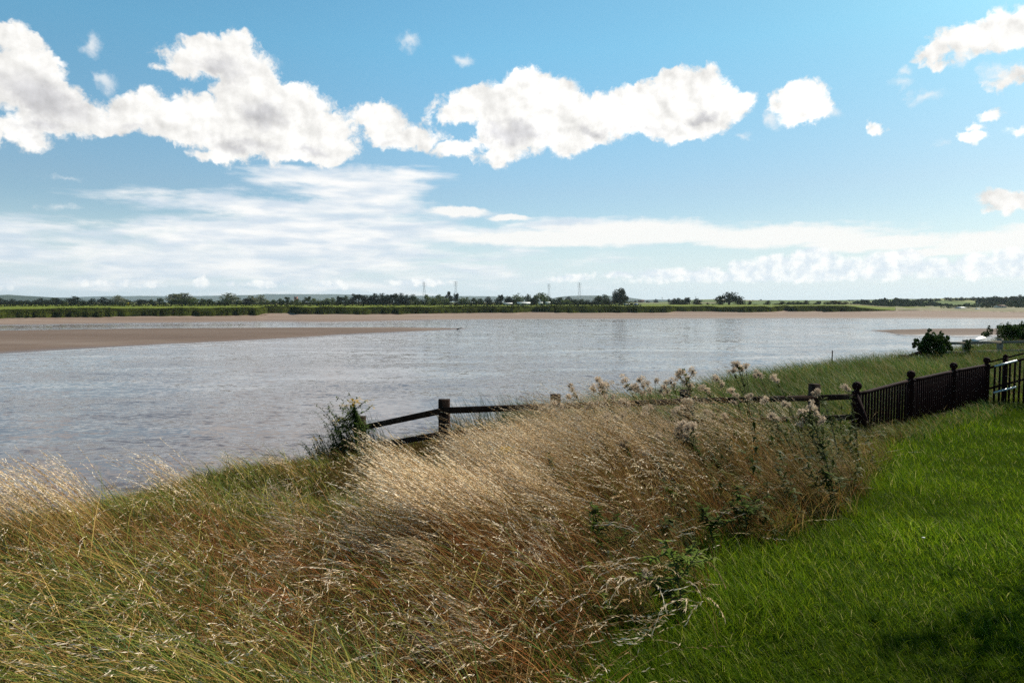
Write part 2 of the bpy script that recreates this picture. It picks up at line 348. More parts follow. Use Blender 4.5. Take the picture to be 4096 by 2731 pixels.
# ------------------------------------------------------------------ water
m, t, b, o_ = new_mat('river_water')
g = t.n.new('ShaderNodeNewGeometry').outputs['Position']
patch = t.noise(t.v('MULTIPLY', g, (0.010, 0.020, 1)), 1.0, 6.0, 0.65)
streak = t.noise(t.v('MULTIPLY', g, (0.035, 0.11, 1)), 1.0, 5.0, 0.65, dist=0.5)
t.l.new(t.ramp(patch, [(0.35, (0.105, 0.072, 0.064)), (0.65, (0.15, 0.115, 0.105))]), b.inputs['Base Color'])
b.inputs['IOR'].default_value = 1.33; b.inputs['Specular Tint'].default_value = (0.97, 0.97, 1.0, 1)
t.l.new(t.mr(streak, 0.3, 0.7, 0.05, 0.16), b.inputs['Roughness'])
gr = t.v('MULTIPLY', g, (0.75, 1.35, 1))
def cen(v_): return t.v('SUBTRACT', v_, (0.5, 0.5, 0.5))
sl = t.v('MULTIPLY', cen(t.noise(gr, 1.9, 3.0, 0.6, 'Color', 0.6)), (0.75, 1.15, 0.0))
sl = t.v('MULTIPLY_ADD', cen(t.noise(gr, 0.35, 2.0, 0.5, 'Color', 0.4)), (0.30, 0.45, 0.0), sl)
sl = t.v('MULTIPLY_ADD', cen(t.noise(t.v('MULTIPLY', g, (0.05, 0.12, 1)), 1.0, 3.0, 0.55, 'Color')), (0.12, 0.22, 0.0), sl)
kk = t.m('MULTIPLY', t.mr(streak, 0.36, 0.62, 0.30, 1.0), t.mr(patch, 0.32, 0.66, 0.45, 1.0))
sc_ = t.v('SCALE', sl); t.l.new(kk, sc_.node.inputs['Scale'])
t.l.new(t.v('NORMALIZE', t.v('ADD', sc_, (0, 0, 1.0))), b.inputs['Normal'])
M['water'] = m
wx = np.linspace(-900, 1500, 25); wy = np.linspace(-60, 1200, 25)
WX, WY = np.meshgrid(wx, wy)
o = mesh_np('water', np.stack([WX, WY, 0*WX], -1).reshape(-1, 3), [grid_faces(25, 25)], M['water'])
tag(o, 'wide rippled river in pale lilac brown', 'river', kind='structure')

# ------------------------------------------------------------------ sand and mud
def sand_mat(name, wet, k=1.0):
    m, t, b, o_ = new_mat(name)
    g = t.n.new('ShaderNodeNewGeometry').outputs['Position']
    a = t.noise(t.v('MULTIPLY', g, (0.004, 0.05, 1)), 1.0, 5.0, 0.6); f = t.noise(t.v('MULTIPLY', g, (0.4, 0.8, 1)), 1.0, 6.0, 0.6)
    c = t.ramp(a, [(0.3, tuple(k*v_ for v_ in (0.21, 0.14, 0.10))), (0.5, tuple(k*v_ for v_ in (0.27, 0.19, 0.14))), (0.7, tuple(k*v_ for v_ in (0.37, 0.28, 0.22)))])
    c = t.mix(t.mr(f, 0.3, 0.7, 0.0, 0.3), c, (0.19, 0.125, 0.10))
    sp = t.n.new('ShaderNodeSeparateXYZ'); t.l.new(g, sp.inputs[0])
    zz = t.m('ADD', sp.outputs[2], t.m('MULTIPLY', t.m('SUBTRACT', a, 0.5), 0.25))
    dry = t.mr(zz, 0.04, 0.3)
    tide = t.m('ADD', sp.outputs[2], t.m('MULTIPLY', t.m('SUBTRACT', t.noise(g, 0.01, 3.0), 0.5), 0.12)); ln = t.m('MULTIPLY', t.mr(tide, 0.78, 0.81), t.mr(tide, 0.84, 0.88, 1.0, 0.0))
    ln2 = t.m('MULTIPLY', t.mr(tide, 0.40, 0.44), t.mr(tide, 0.46, 0.52, 1.0, 0.0)); c = t.mix(t.m('MULTIPLY', t.m('ADD', ln, t.m('MULTIPLY', ln2, .5)), t.mr(t.noise(g, 0.03, 4.0), 0.4, 0.6, 0.1, 0.7)), c, (0.09, 0.06, 0.05))
    c = t.mix(dry, t.mix(0.35, c, (0.16, 0.115, 0.10)), c)
    b.inputs['Specular IOR Level'].default_value = 0.15
    t.l.new(c, b.inputs['Base Color']); t.l.new(t.mr(zz, 0.0, 0.22, wet, 0.95), b.inputs['Roughness'])
    bn = t.n.new('ShaderNodeBump'); bn.inputs['Strength'].default_value = 0.35; bn.inputs['Distance'].default_value = 0.15
    t.l.new(f, bn.inputs['Height']); t.l.new(bn.outputs[0], b.inputs['Normal'])
    return m
M['sand'] = sand_mat('wet_sand', 0.35, 0.52); M['mud'] = sand_mat('mud_flat', 0.3, 0.85)
def curve_row(pts, pxs, z):
    p = np.array(pts, float); py = np.interp(pxs, p[:, 0], p[:, 1]); return hitz(pxs, py, z)
def loft(rows, name, mat, sub=6):
    """rows of points (k, n, 3) joined smoothly"""
    rows = np.array(rows); out = []
    for a, b2 in zip(rows[:-1], rows[1:]):
        for s_ in np.linspace(0, 1, sub, endpoint=False): out.append(a*(1-s_)+b2*s_)
    out.append(rows[-1]); out = np.array(out); ny, nx = out.shape[:2]
    return mesh_np(name, out.reshape(-1, 3), [grid_faces(nx, ny)], mat, smooth=True)
px_l = np.linspace(-260, 480, 149)
jit = lambda x, k, a: (fbm(x*k, 0*x+3.3, 21)-0.5)*a
near = [(-260, 389), (0, 354.7), (76, 349.9), (163, 344.7), (256, 340.2), (332, 335.4), (386, 332.7), (460, 328.9), (468, 328.2)]
far = [(-260, 331), (0, 329.7), (98, 328.3), (163, 327.6), (256, 327.3), (397, 326.8), (420, 327.2), (468, 328.0)]
pl = np.linspace(-260, 468, 150)
def bar(name, near, far, pl, hgt, mat, label):
    n = np.interp(pl, *np.array(near, float).T)+jit(pl, 0.08, 0.5); f = np.interp(pl, *np.array(far, float).T)+jit(pl, 0.11, 0.25)
    A0 = hitz(pl, n, 0.0); B0 = hitz(pl, np.minimum(f, n-0.05), 0.0); rows = []
    wdt = np.linalg.norm(B0-A0, axis=1)
    for s_ in np.linspace(0, 1, 16):
        r = A0*(1-s_)+B0*s_; e = min(s_, 1-s_)*2
        r = r.copy(); r[:, 2] = -0.12+np.minimum(hgt, wdt*0.012+0.16)*(1-(1-e)**2.2)*(1.0)+0.02
        rows.append(r)
    rows = np.array(rows); o = mesh_np(name, rows.reshape(-1, 3), [grid_faces(len(pl), 16)], mat, smooth=True)
    tag(o, label, 'sandbank', kind='structure')
bar('sandbank', near, far, pl, 0.9, M['sand'], 'long brown sandbank on the left of the river')
near2 = [(398, 329.9), (430, 329.5), (460, 329.0), (469, 328.3)]
pr = np.linspace(871, 1200, 90)
bar('sandbank', [(871, 330.1), (885, 332.0), (898, 334.4), (915, 335.2), (930, 334.2), (950, 335.5), (985, 335.3), (1024, 334.9), (1200, 335)],
    [(871, 329.9), (898, 329.1), (930, 328.5), (964, 328.3), (1024, 328.6), (1200, 329)], pr, 0.8, M['sand'], 'brown sandbank beyond the bush on the right')
m, t, b, o_ = new_mat('still_water'); g = t.n.new('ShaderNodeNewGeometry').outputs['Position']
b.inputs['Base Color'].default_value = (0.14, 0.10, 0.085, 1); b.inputs['Roughness'].default_value = 0.04; b.inputs['IOR'].default_value = 1.4
bn = t.n.new('ShaderNodeBump'); bn.inputs['Distance'].default_value = 0.05; t.l.new(t.noise(t.v('MULTIPLY', g, (0.3, 0.6, 1)), 1.0, 2.0, 0.5), bn.inputs['Height']); t.l.new(bn.outputs[0], b.inputs['Normal'])
M['still'] = m
def lip(pxa, pya, wid, name, label, z=0.03):
    pxs = np.linspace(pxa[0], pxa[-1], 160); py = np.interp(pxs, pxa, pya)+jit(pxs, 0.08, 0.5); P = hitz(pxs, py, z); rows = []
    wv3 = wid*(0.55+0.9*fbm(pxs*0.05, pxs*0+1, 77))
    for s_ in (-0.6, 0.4): r = P.copy(); r[:, 1] = P[:, 1]-wv3*s_*1.0; rows.append(r)
    o = mesh_np(name, np.array(rows).reshape(-1, 3), [grid_faces(160, 2)], M['still']); tag(o, label, 'shallows', kind='structure')
lip([-260, 0, 76, 163, 256, 332, 386, 460, 475], [389, 354.7, 349.9, 344.7, 340.2, 335.4, 332.7, 328.9, 328], 2.4, 'shallows', 'bright shallow water lapping the long sandbank')
lip([868, 885, 898, 915, 930, 950, 985, 1024, 1200], [330, 332.2, 334.6, 335.4, 334.6, 335.7, 335.5, 335.1, 335.1], 3.5, 'shallows', 'bright shallow water lapping the right sandbank')
pxs = np.linspace(-260, 440, 140); A0 = hitz(pxs, np.interp(pxs, [-260, 0, 98, 256, 397, 440], [330.4, 329.3, 328.0, 327.2, 326.6, 326.2]), 0.02)
B0 = hitz(pxs, np.interp(pxs, [-260, 0, 130, 256, 330, 440], [327.0, 325.8, 324.6, 323.6, 322.8, 322.0])+jit(pxs, .06, .9), 0.02)
o = mesh_np('shallows', np.array([A0, B0]).reshape(-1, 3), [grid_faces(140, 2)], M['still']); tag(o, 'smooth bright channel between the sandbank and the far mud', 'shallows', kind='structure')
# far mud flat up to the foot of the far bank
pm = np.linspace(-300, 1330, 500)
foot = [(-300, 321), (0, 317.8), (54, 316.9), (130, 316), (256, 314.7), (266, 312.8), (290, 312.6), (300, 313.9), (397, 313.6), (470, 312.5), (512, 312.4), (523, 311.5), (566, 312.2), (668, 312.2), (675, 310.9), (718, 311.2), (746, 312.0), (768, 311.6),
        (785, 310.2), (795, 311.1), (822, 310.8), (829, 311.4), (877, 310.8), (897, 310.3), (905, 310.0), (1024, 311.6), (1330, 313)]
wl = [(-300, 326.5), (0, 325.0), (130, 323.0), (256, 321.6), (332, 322.2), (386, 321.0), (441, 319.8), (512, 319.2), (768, 318.2), (1024, 318.9), (1330, 320)]
def jrow(base, z, k=0.05, a=0.3): return hitz(pm, np.interp(pm, *np.array(base, float).T)+jit(pm, k, a), z)
W0 = jrow(wl, 0.0, 0.06, 0.35); F0 = jrow(foot, 1.3, 0.25, 0.5)
under = W0.copy(); under[:, 1] -= 12; under[:, 2] = -0.6
W1 = W0.copy(); W1[:, 2] = 0.012
mid_ = W0*0.65+F0*0.35; mid_[:, 2] = 0.28
mid2 = W0*0.3+F0*0.7; mid2[:, 2] = 0.62
back = F0.copy(); back[:, 1] += 10; back[:, 2] = 1.1
o = loft([under, W1, mid_, mid2, F0, back], 'mud_flat', M['mud'], 5)
tag(o, 'pale brown mud flat along the far shore', 'mud flat', kind='structure')

# ------------------------------------------------------------------ far bank, fields, hills
m, t, b, o_ = new_mat('fields')
g = t.n.new('ShaderNodeNewGeometry').outputs['Position']
vor = t.n.new('ShaderNodeTexVoronoi'); t.l.new(t.v('MULTIPLY', g, (0.004, 0.0022, 0)), vor.inputs['Vector']); vor.inputs['Scale'].default_value = 1.0
cc = t.n.new('ShaderNodeSeparateColor'); t.l.new(vor.outputs['Color'], cc.inputs[0])
fc = t.ramp(cc.outputs[0], [(0.0, (0.07, 0.10, 0.022)), (0.35, (0.10, 0.13, 0.03)), (0.6, (0.25, 0.25, 0.09)), (0.85, (0.20, 0.155, 0.085))])
fn = t.noise(t.v('MULTIPLY', g, (0.05, 0.05, 0)), 1.0, 5.0, 0.6)
near_c = t.ramp(fn, [(0.3, (0.085, 0.115, 0.008)), (0.7, (0.15, 0.165, 0.012))])
sp = t.n.new('ShaderNodeSeparateXYZ'); t.l.new(g, sp.inputs[0])
fc = t.mix(t.mr(sp.outputs[1], 640, 660), near_c, fc)
t.l.new(fc, b.inputs['Base Color']); b.inputs['Roughness'].default_value = 0.95; b.inputs['Specular IOR Level'].default_value = 0.1
M['field'] = m
m, t, b, o_ = new_mat('wooded_hills')
g = t.n.new('ShaderNodeNewGeometry').outputs['Position']
hn = t.noise(t.v('MULTIPLY', g, (0.004, 0.004, 0.01)), 1.0, 6.0, 0.65)
t.l.new(t.ramp(hn, [(0.35, (0.015, 0.03, 0.025)), (0.55, (0.025, 0.045, 0.035)), (0.75, (0.06, 0.08, 0.045))]), b.inputs['Base Color']); b.inputs['Roughness'].default_value = 1.0
M['hills'] = m
# bank top row (edge of the far field): crosses the picture just above the foot
BT_end = 905.0
pb = pm[pm <= BT_end+0.1]
topy = [(-300, 306.6), (0, 306.6), (256, 306.2), (512, 306.6), (768, 307.2), (850, 307.6), (905, 308.6)]
def bank_rows():
    fr = F0[:len(pb)].copy(); ddx = fr[:, :2]/np.linalg.norm(fr[:, :2], axis=1)[:, None]; fr[:, :2] += ddx*((fbm(pb*.12, pb*0+2, 44)-.5)*14*(1-sstep(pb, 820, 880)))[:, None]
    n = len(pb); rows = []
    d = fr[:, :2]/np.linalg.norm(fr[:, :2], axis=1)[:, None]
    taper = 1-sstep(pb, 835, 903)*0.97
    for run, hfrac in ((-1.0, 0.0), (1.0, 0.35), (3.0, 0.62), (6.0, 0.82), (10.0, 0.94), (17.0, 1.0)):
        r = fr.copy(); r[:, :2] += d*run
        ztop = 4.75*taper+1.2*(1-taper)+((fbm(r[:, 0]*0.05, r[:, 1]*0.05, 5)-0.5)*1.2+(fbm(r[:, 0]*0.013, r[:, 1]*0.013, 6)-0.5)*1.6)*(hfrac > 0)*taper
        r[:, 2] = 1.2+(ztop-1.2)*hfrac; rows.append(r)
    return rows, d
rows, dd = bank_rows()
tpf = 1-sstep(pb, 845, 903)*0.62
fld = rows[-1].copy(); fld[:, :2] += dd*4; fld[:, 2] = np.minimum(rows[-1][:, 2]*0.5+2.45, rows[-1][:, 2]+.3)
last = fld.copy()
last2 = np.stack([last[:, 0]*3.0, last[:, 1]*0+2600, last[:, 0]*0+5.0], 1)
mid3 = np.stack([last[:, 0]*1.25+0, np.maximum(last[:, 1]+60, 470), last[:, 0]*0+5.0], 1)
mid3[:, 0] = last[:, 0]/last[:, 1]*mid3[:, 1]
last2[:, 0] = last[:, 0]/last[:, 1]*2600
mid3[:, 2] *= tpf; last2[:, 2] *= tpf
m, t, b, o_ = new_mat('far_bank_turf'); g = t.n.new('ShaderNodeNewGeometry').outputs['Position']
t.l.new(t.ramp(t.noise(t.v('MULTIPLY', g, (0.10, 0.10, 0.9)), 1.0, 6.0, 0.65), [(0.3, (0.030, 0.020, 0.010)), (0.45, (0.030, 0.038, 0.008)), (0.6, (0.055, 0.065, 0.010)), (0.75, (0.09, 0.095, 0.02))]), b.inputs['Base Color'])
b.inputs['Roughness'].default_value = 1.0; b.inputs['Specular IOR Level'].default_value = 0.0
o = loft(rows, 'far_bank', m, 3); tag(o, 'rough green and brown earth face of the far bank', 'river bank', kind='structure')
allr = [rows[-1], fld, mid3, last2]
o = loft(allr, 'field', M['field'], 3)
tag(o, 'flat green meadow behind the far bank', 'field', kind='structure')
FAR_FOOT = F0; FAR_ROWS = rows

# right-hand land: low shore, then a hill with fields
def terrain_h(x, y):
    az = 512+FPX*x/np.maximum(y, 1)             # bearing only used to lay the hill out on the map
    base = 1.6+sstep(y, 520, 640)*1.2
    hr = sstep(az, 850, 960)*(sstep(y, 830, 1130)*10.5)+sstep(az, 1000, 1200)*sstep(y, 900, 1150)*3
    hm = sstep(az, 660, 730)*(1-sstep(az, 880, 940))*sstep(y, 900, 1700)*8
    hl = sstep(-az, -760, -690)*sstep(y, 1100, 2400)*7*sstep(az, 630, 690)
    return base+hr+hm+hl+(fbm(x*0.004, y*0.004, 8)-0.5)*3*sstep(y, 700, 1000)
ax = np.linspace(600, 1400, 120); yy = np.concatenate([np.linspace(500, 700, 16), np.linspace(730, 2600, 40)])
AX, YY = np.meshgrid(ax, yy); TX = (AX-512)/FPX*YY; TZ = terrain_h(TX, YY)
# keep it below the meadow left of the wood
TZ = np.where((AX < 860) & (YY < 900), 1.0, TZ)
TZ = np.where((AX < 860) & (YY >= 900), np.maximum(TZ, 4.7), TZ)
o = mesh_np('hillside', np.stack([TX, YY, TZ], -1).reshape(-1, 3), [grid_faces(120, len(yy))], M['field'], smooth=True)
tag(o, 'low hillside with fields on the right', 'hillside', kind='structure')
low_y = np.array([FAR_FOOT[len(pb)-3:, 0], FAR_FOOT[len(pb)-3:, 1]])
r0 = FAR_FOOT[len(pb)-3:].copy(); r0[:, 2] = 1.25; r1 = r0.copy(); dv = r0[:, :2]/np.linalg.norm(r0[:, :2], axis=1)[:, None]
r1[:, :2] += dv*12; r1[:, 2] = 2.1+(fbm(r1[:, 0]*.06, r1[:, 1]*.06, 4)-.5); r2 = r1.copy(); r2[:, :2] += dv*260; r2[:, 2] = 3.2
o = loft([r0, r1, r2], 'marsh', noise_mat('salt_marsh', [(0.3, (0.09, 0.09, 0.03)), (0.5, (0.16, 0.14, 0.06)), (0.7, (0.28, 0.21, 0.13))], 0.05, 0.95, 0), 4)
tag(o, 'low brown marsh below the wooded hill', 'marsh', kind='structure')

def ridge(name, dist, prof, depth, label, mat, k=1.0):
    pxs = np.linspace(prof[0][0], prof[-1][0], int(prof[-1][0]-prof[0][0])); p = np.array(prof, float)
    py = np.interp(pxs, p[:, 0], p[:, 1])+jit(pxs, 0.12, 0.5*k)+jit(pxs, 0.9, 0.35*k)
    top = hity(pxs, py, dist); rows = []
    for s_, y0 in ((0, -depth), (0.35, -depth*.7), (0.75, -depth*.35), (1, 0), (0.6, depth*.6), (0, depth)):
        r = top.copy(); r[:, 1] = dist+y0; r[:, 2] = 3+(top[:, 2]-3)*s_; rows.append(r)
    o = loft(rows, name, mat, 4); tag(o, label, 'hill', kind='structure')
ridge('hills', 7600, [(-420, 297.5), (-100, 298), (30, 297.8), (80, 296.8), (96, 296.0), (146, 295.4), (170, 295.9), (200, 295.5), (256, 294.6), (266, 293.6), (330, 293.8), (380, 294.4), (418, 295.4), (470, 295.6), (512, 296.3), (560, 298.5), (600, 300.3)], 1500, 'long blue wooded hill range on the far left horizon', M['hills'])
ridge('hills', 5200, [(545, 300.5), (553, 297.6), (566, 295.6), (580, 295.1), (592, 295.0), (612, 295.5), (628, 297.1), (634, 298.2), (650, 300.5)], 900, 'blue hump of a distant hill behind the tall dark poplar', M['hills'])
ridge('hills', 2700, [(-420, 298), (0, 295.5), (8, 294.6), (16, 296.0), (26, 295.8), (38, 297.2), (60, 299.5), (90, 301)], 500, 'nearer wooded rise at the left end of the horizon', M['hills'], 3.0)
ridge('hills', 2700, [(620, 301), (634, 299.6), (660, 299.2), (690, 299.6), (720, 301), (768, 301.3), (800, 300.2), (830, 299.8), (860, 299.2), (900, 298.6), (1000, 297.5), (1400, 296)], 400, 'low wooded skyline behind the pale fields', M['hills'], 1.6)
#LAND_END
# ------------------------------------------------------------------ grass builders
UP = np.array([0, 0, 1.0])
def arcs(base, H, th0, th1, azim, K, pw=1.0):
    """centre lines of blades: length H, bending from angle th0 to th1 (from the vertical) in direction azim; (N,K,3)"""
    N = len(base); t_ = np.linspace(0, 1, K)
    th = th0[:, None]+(th1-th0)[:, None]*t_[None, :]**pw
    dx = np.sin(th)*np.cos(azim)[:, None]; dy = np.sin(th)*np.sin(azim)[:, None]; dz = np.cos(th)
    st_ = np.stack([dx, dy, dz], -1)*(H/(K-1))[:, None, None]
    P = np.concatenate([np.zeros((N, 1, 3)), np.cumsum(st_[:, :-1], 1)], 1)+base[:, None, :]
    return P, st_/(H/(K-1))[:, None, None]
def ribbons(P, W, side, col):
    """flat tapering ribbons -> V, quads, colours; W (N,K) half widths; col (N,K,3)"""
    N, K, _ = P.shape
    V = np.stack([P-side[:, None, :]*W[..., None], P+side[:, None, :]*W[..., None]], 2).reshape(-1, 3)
    i = (np.arange(N)*K*2)[:, None]+np.arange(K-1)[None, :]*2
    F = np.stack([i, i+1, i+3, i+2], -1).reshape(-1, 4)
    return V, F, np.repeat(col.reshape(-1, 3), 2, 0)
def side_vec(azim, spread=0.9):
    a = azim+np.pi/2+rng.normal(0, spread, len(azim))
    v = np.stack([np.cos(a), np.sin(a), rng.normal(0, .45, len(a))], -1)
    return v/np.linalg.norm(v, axis=1)[:, None]
def merge(parts):
    V = []; F = {}; Cc = []; n = 0
    for v, f, c in parts:
        V.append(v); Cc.append(c); F.setdefault(f.shape[1], []).append(f+n); n += len(v)
    return np.concatenate(V), [np.concatenate(x) for x in F.values()], np.concatenate(Cc)
def scatter(n, x0, x1, y0, y1, power=1.0):
    """random ground points, denser nearer the path the photographer stands on"""
    y = y0*(y1/y0)**(rng.random(n)) if power else y0+(y1-y0)*rng.random(n)
    x = x0+(x1-x0)*rng.random(n)
    return x, y
def fan(n, y0, y1, a0, a1):
    y = y0*(y1/y0)**rng.random(n); a = a0+(a1-a0)*rng.random(n); return a*y, y
WIND = math.pi                                # blades lean towards -X, a little towards the camera
def pal(n, cols, wts):
    cols = np.array(cols); k = rng.choice(len(cols), n, p=np.array(wts)/sum(wts)); c = cols[k]
    return c*(0.75+0.5*rng.random((n, 1)))
GREENS = [(0.055, 0.09, 0.006), (0.12, 0.15, 0.008), (0.20, 0.19, 0.015), (0.06, 0.09, 0.03), (0.32, 0.24, 0.05)]
STRAWS = [(0.46, 0.29, 0.10), (0.52, 0.36, 0.15), (0.34, 0.17, 0.05), (0.30, 0.11, 0.03), (0.34, 0.27, 0.07)]
LAWNS = [(0.042, 0.088, 0.003), (0.095, 0.165, 0.005), (0.155, 0.23, 0.008), (0.23, 0.275, 0.015), (0.42, 0.38, 0.13)]

def blades(x, y, H, th0, th1, az, w, cols, K=4, z=None, basecol=None, pw=1.0):
    z = gz(x, y)-0.02 if z is None else z
    P, d = arcs(np.stack([x, y, z], -1), H, th0, th1, az, K, pw)
    t_ = np.linspace(0, 1, K)
    W = w[:, None]*(1-t_[None, :]**1.6*0.9)*0.5
    c = np.repeat(cols[:, None, :], K, 1)
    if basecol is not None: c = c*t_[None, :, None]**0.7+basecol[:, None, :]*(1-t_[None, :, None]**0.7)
    return ribbons(P, W, side_vec(az), c), P, d

# lawn: short bright green grass to the right
x, y = fan(330000, 1.9, 34, -0.35, 1.05)
dl = lawn_d(x, y); ok = dl > -0.15-0.25*rng.random(len(x)); x = x[ok]; y = y[ok]; dl = dl[ok]
# nothing of the lawn lies beyond the railings
n = len(x); lum = fbm(x*0.9, y*0.9, 31); lum2 = fbm(x*3, y*3, 35)
H = (0.055+0.085*rng.random(n))*(0.6+0.9*lum)*(1+0.9*sstep(-dl, -1.2, 0.1))*np.clip(0.8+y*0.02, 0.8, 1.3)
az = WIND+rng.normal(0.15, 1.15, n)+(lum2-.5)*2.5
cols = pal(n, LAWNS, [3, 4, 3, 1.5, 0.5])*(0.25+1.5*fbm(x*.45, y*.45, 37))[:, None]*(0.6+0.8*lum)[:, None]
(V, F, cc_), _, _ = blades(x, y, H, 0.15+0.6*rng.random(n), 0.7+1.0*rng.random(n), az, (0.0022+0.0022*rng.random(n))*(1+0.05*y), cols)
o = mesh_np('lawn_grass', V, [F], M['lawn'], col=cc_); tag(o, 'short bright green lawn in front of the railings', 'lawn', kind='stuff')

# rough grass: green and olive undergrowth over the whole bank
def rough_mask(x, y):
    return (lawn_d(x, y) < 0.12) & (sdist(x, y, EDGE) > -1.6)
LOWGAP = lambda x, y: (1-0.5*sstep(-x, 2.6, 4.2)*sstep(y, 5.6, 6.6))*(1-0.88*np.exp(-(((x+1.65)/1.25)**2+((y-9.0)/3.0)**2)**1.5))
def blob(x, y, cx, cy, rx, ry): return np.exp(-(((x-cx)/rx)**2+((y-cy)/ry)**2))
DARKG = lambda x, y: np.clip(blob(x, y, 0.35, 3.1, .95, .75)+.8*blob(x, y, -3.3, 4.1, .8, .35)+.8*blob(x, y, 1.5, 4.9, .5, .5)+.7*blob(x, y, -1.2, 3.2, .5, .3), 0, 1)
TALL = lambda x, y: np.clip(np.exp(-(((x-2.2)/3.0)**2+((y-7.4)/3.0)**2)*0.9), 0, 1)
def dryness(x, y):
    d = 0.10+0.85*TALL(x, y)+(fbm(x*0.55, y*0.55, 41)-0.5)*1.6-0.35*sstep(y, 11, 16)
    d = d+0.35*np.exp(-(((x+4.2)/1.3)**2+((y-6.0)/1.2)**2))
    d = d-0.75*blob(x, y, -2.2, 6.6, 1.7, 1.3)-0.5*blob(x, y, -1.9, 4.2, 1.0, .7)-0.3*blob(x, y, -1.0, 5.2, .5, .5)+0.4*blob(x, y, -.3, 4.7, .8, .6)+0.4*blob(x, y, .3, 6.6, 1.2, .9)
    return np.clip(d, 0, 1)
x, y = fan(330000, 1.9, 22, -1.25, 0.62)
ok = rough_mask(x, y) & (rng.random(len(x)) > .8*DARKG(x, y)); x = x[ok]; y = y[ok]; n = len(x); dr = dryness(x, y)
lum = fbm(x*1.1, y*1.1, 51); tl = TALL(x, y)
H = (0.16+0.26*rng.random(n))*(0.55+0.9*lum)*(1+0.7*tl)*LOWGAP(x, y)*(1-.35*DARKG(x, y))
az = WIND+rng.normal(0.1, 0.85, n)+(fbm(x*.8, y*.8, 55)-.5)*2.4
isdry = rng.random(n) < 0.15+dr*0.65
cols = np.where(isdry[:, None], pal(n, STRAWS, [3, 3, 3, 2.5, 3])*0.85, pal(n, GREENS, [3, 4, 3, 2, 1.5]))
cols = cols*(0.35+0.9*fbm(x*2.3, y*2.3, 58))[:, None]*(0.4+1.0*rng.random((n, 1)))
(V, F, cc_), _, _ = blades(x, y, H, 0.15+0.4*rng.random(n), 1.15+0.65*rng.random(n), az, (0.003+0.0035*rng.random(n))*(1+0.03*y), cols, 5)
o = mesh_np('rough_grass', V, [F], M['grass'], col=cc_); tag(o, 'tangled green and olive grass over the near bank', 'rough grass', kind='stuff')

# long dry grass with drooping seed heads
def dry_grass(x, y, H, th0, th1, az, headfrac, nsp, name, label, tone=1.0, head=True, wk=1.0):
    n = len(x); K = 8
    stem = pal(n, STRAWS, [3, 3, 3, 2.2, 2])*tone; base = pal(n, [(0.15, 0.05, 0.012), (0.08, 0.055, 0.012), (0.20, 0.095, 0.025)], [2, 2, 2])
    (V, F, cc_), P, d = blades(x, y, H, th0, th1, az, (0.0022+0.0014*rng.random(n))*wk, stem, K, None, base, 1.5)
    parts = [(V, F, cc_)]
    if head:
        t_ = 1-headfrac*(np.arange(nsp)+0.5)/nsp                      # position along the stem
        f = t_*(K-1); i0 = np.minimum(f.astype(int), K-2); fr = f-i0
        Q = P[:, i0]*(1-fr)[None, :, None]+P[:, i0+1]*fr[None, :, None]
        D = d[:, i0]*(1-fr)[None, :, None]+d[:, i0+1]*fr[None, :, None]
        Q = Q.reshape(-1, 3); D = D.reshape(-1, 3); m_ = len(Q)
        rnd = rng.normal(0, 1, (m_, 3)); dirn = D*1.0+rnd*0.19+np.array([-0.12, 0, -0.08]); dirn /= np.linalg.norm(dirn, axis=1)[:, None]
        L = (0.018+0.020*rng.random(m_)); wd = (0.0016+0.0012*rng.random(m_))*wk
        sd_ = np.cross(dirn, rng.normal(0, 1, (m_, 3))); sd_ /= np.linalg.norm(sd_, axis=1)[:, None]
        c = np.repeat(pal(n, [(0.72, 0.56, 0.37), (0.60, 0.44, 0.25), (0.80, 0.66, 0.49), (0.46, 0.29, 0.14)], [3, 3, 2.5, 2])*(tone if not hasattr(tone, 'shape') else 1), nsp, 0) if not hasattr(tone, 'shape') else np.repeat(pal(n, [(0.72, 0.56, 0.37), (0.60, 0.44, 0.25), (0.80, 0.66, 0.49), (0.46, 0.29, 0.14)], [3, 3, 2.5, 2])*np.clip(tone, .55, 1.25), nsp, 0)
        a = Q; b_ = Q+dirn*(L*0.45)[:, None]; e = Q+dirn*L[:, None]
        Vh = np.stack([a, b_+sd_*wd[:, None], e, b_-sd_*wd[:, None]], 1).reshape(-1, 3)
        Fh = np.arange(m_*4).reshape(-1, 4); parts.append((Vh, Fh, np.repeat(c, 4, 0)))
    V, F, cc_ = merge(parts); o = mesh_np(name, V, F, M['dry'], col=cc_); tag(o, label, 'dry grass', kind='stuff'); return o
# stems stand in tussocks that fan out from a narrow foot
def tussocks(n, keep, per, rad):
    x, y = fan(n, 2.3, 14, -1.15, 0.62); ok = keep(x, y); x = x[ok]; y = y[ok]
    k = (per*(0.4+1.2*rng.random(len(x)))).astype(int); idx = np.repeat(np.arange(len(x)), k); m_ = len(idx)
    r_ = rad*np.sqrt(rng.random(m_))*(0.5+rng.random(len(x)))[idx]; a_ = rng.random(m_)*2*np.pi
    ca = rng.normal(0, 0.6, len(x))[idx]; ch = rng.random(len(x))[idx]; cs = rng.random(len(x))[idx]; ct = rng.random(len(x))[idx]
    return x[idx]+r_*np.cos(a_), y[idx]+r_*np.sin(a_), ca, ch, cs, ct
keep = lambda x, y: rough_mask(x, y) & (y > 3.1) & (rng.random(len(x)) < np.clip(dryness(x, y)*1.5-0.35, 0.02, 1)**1.3*(1-.6*DARKG(x, y))) & (sdist(x, y, EDGE) > 0.3) & (sdist(x, y, LAWN) < -0.3)
x, y, ca, ch, cs, ct = tussocks(1500, keep, 40, 0.12)
n = len(x); tl = TALL(x, y)
H = (0.42+0.28*rng.random(n)+0.28*ch)*(0.75+1.25*tl)*np.clip(0.5+0.10*y, 0, 1)*LOWGAP(x, y)
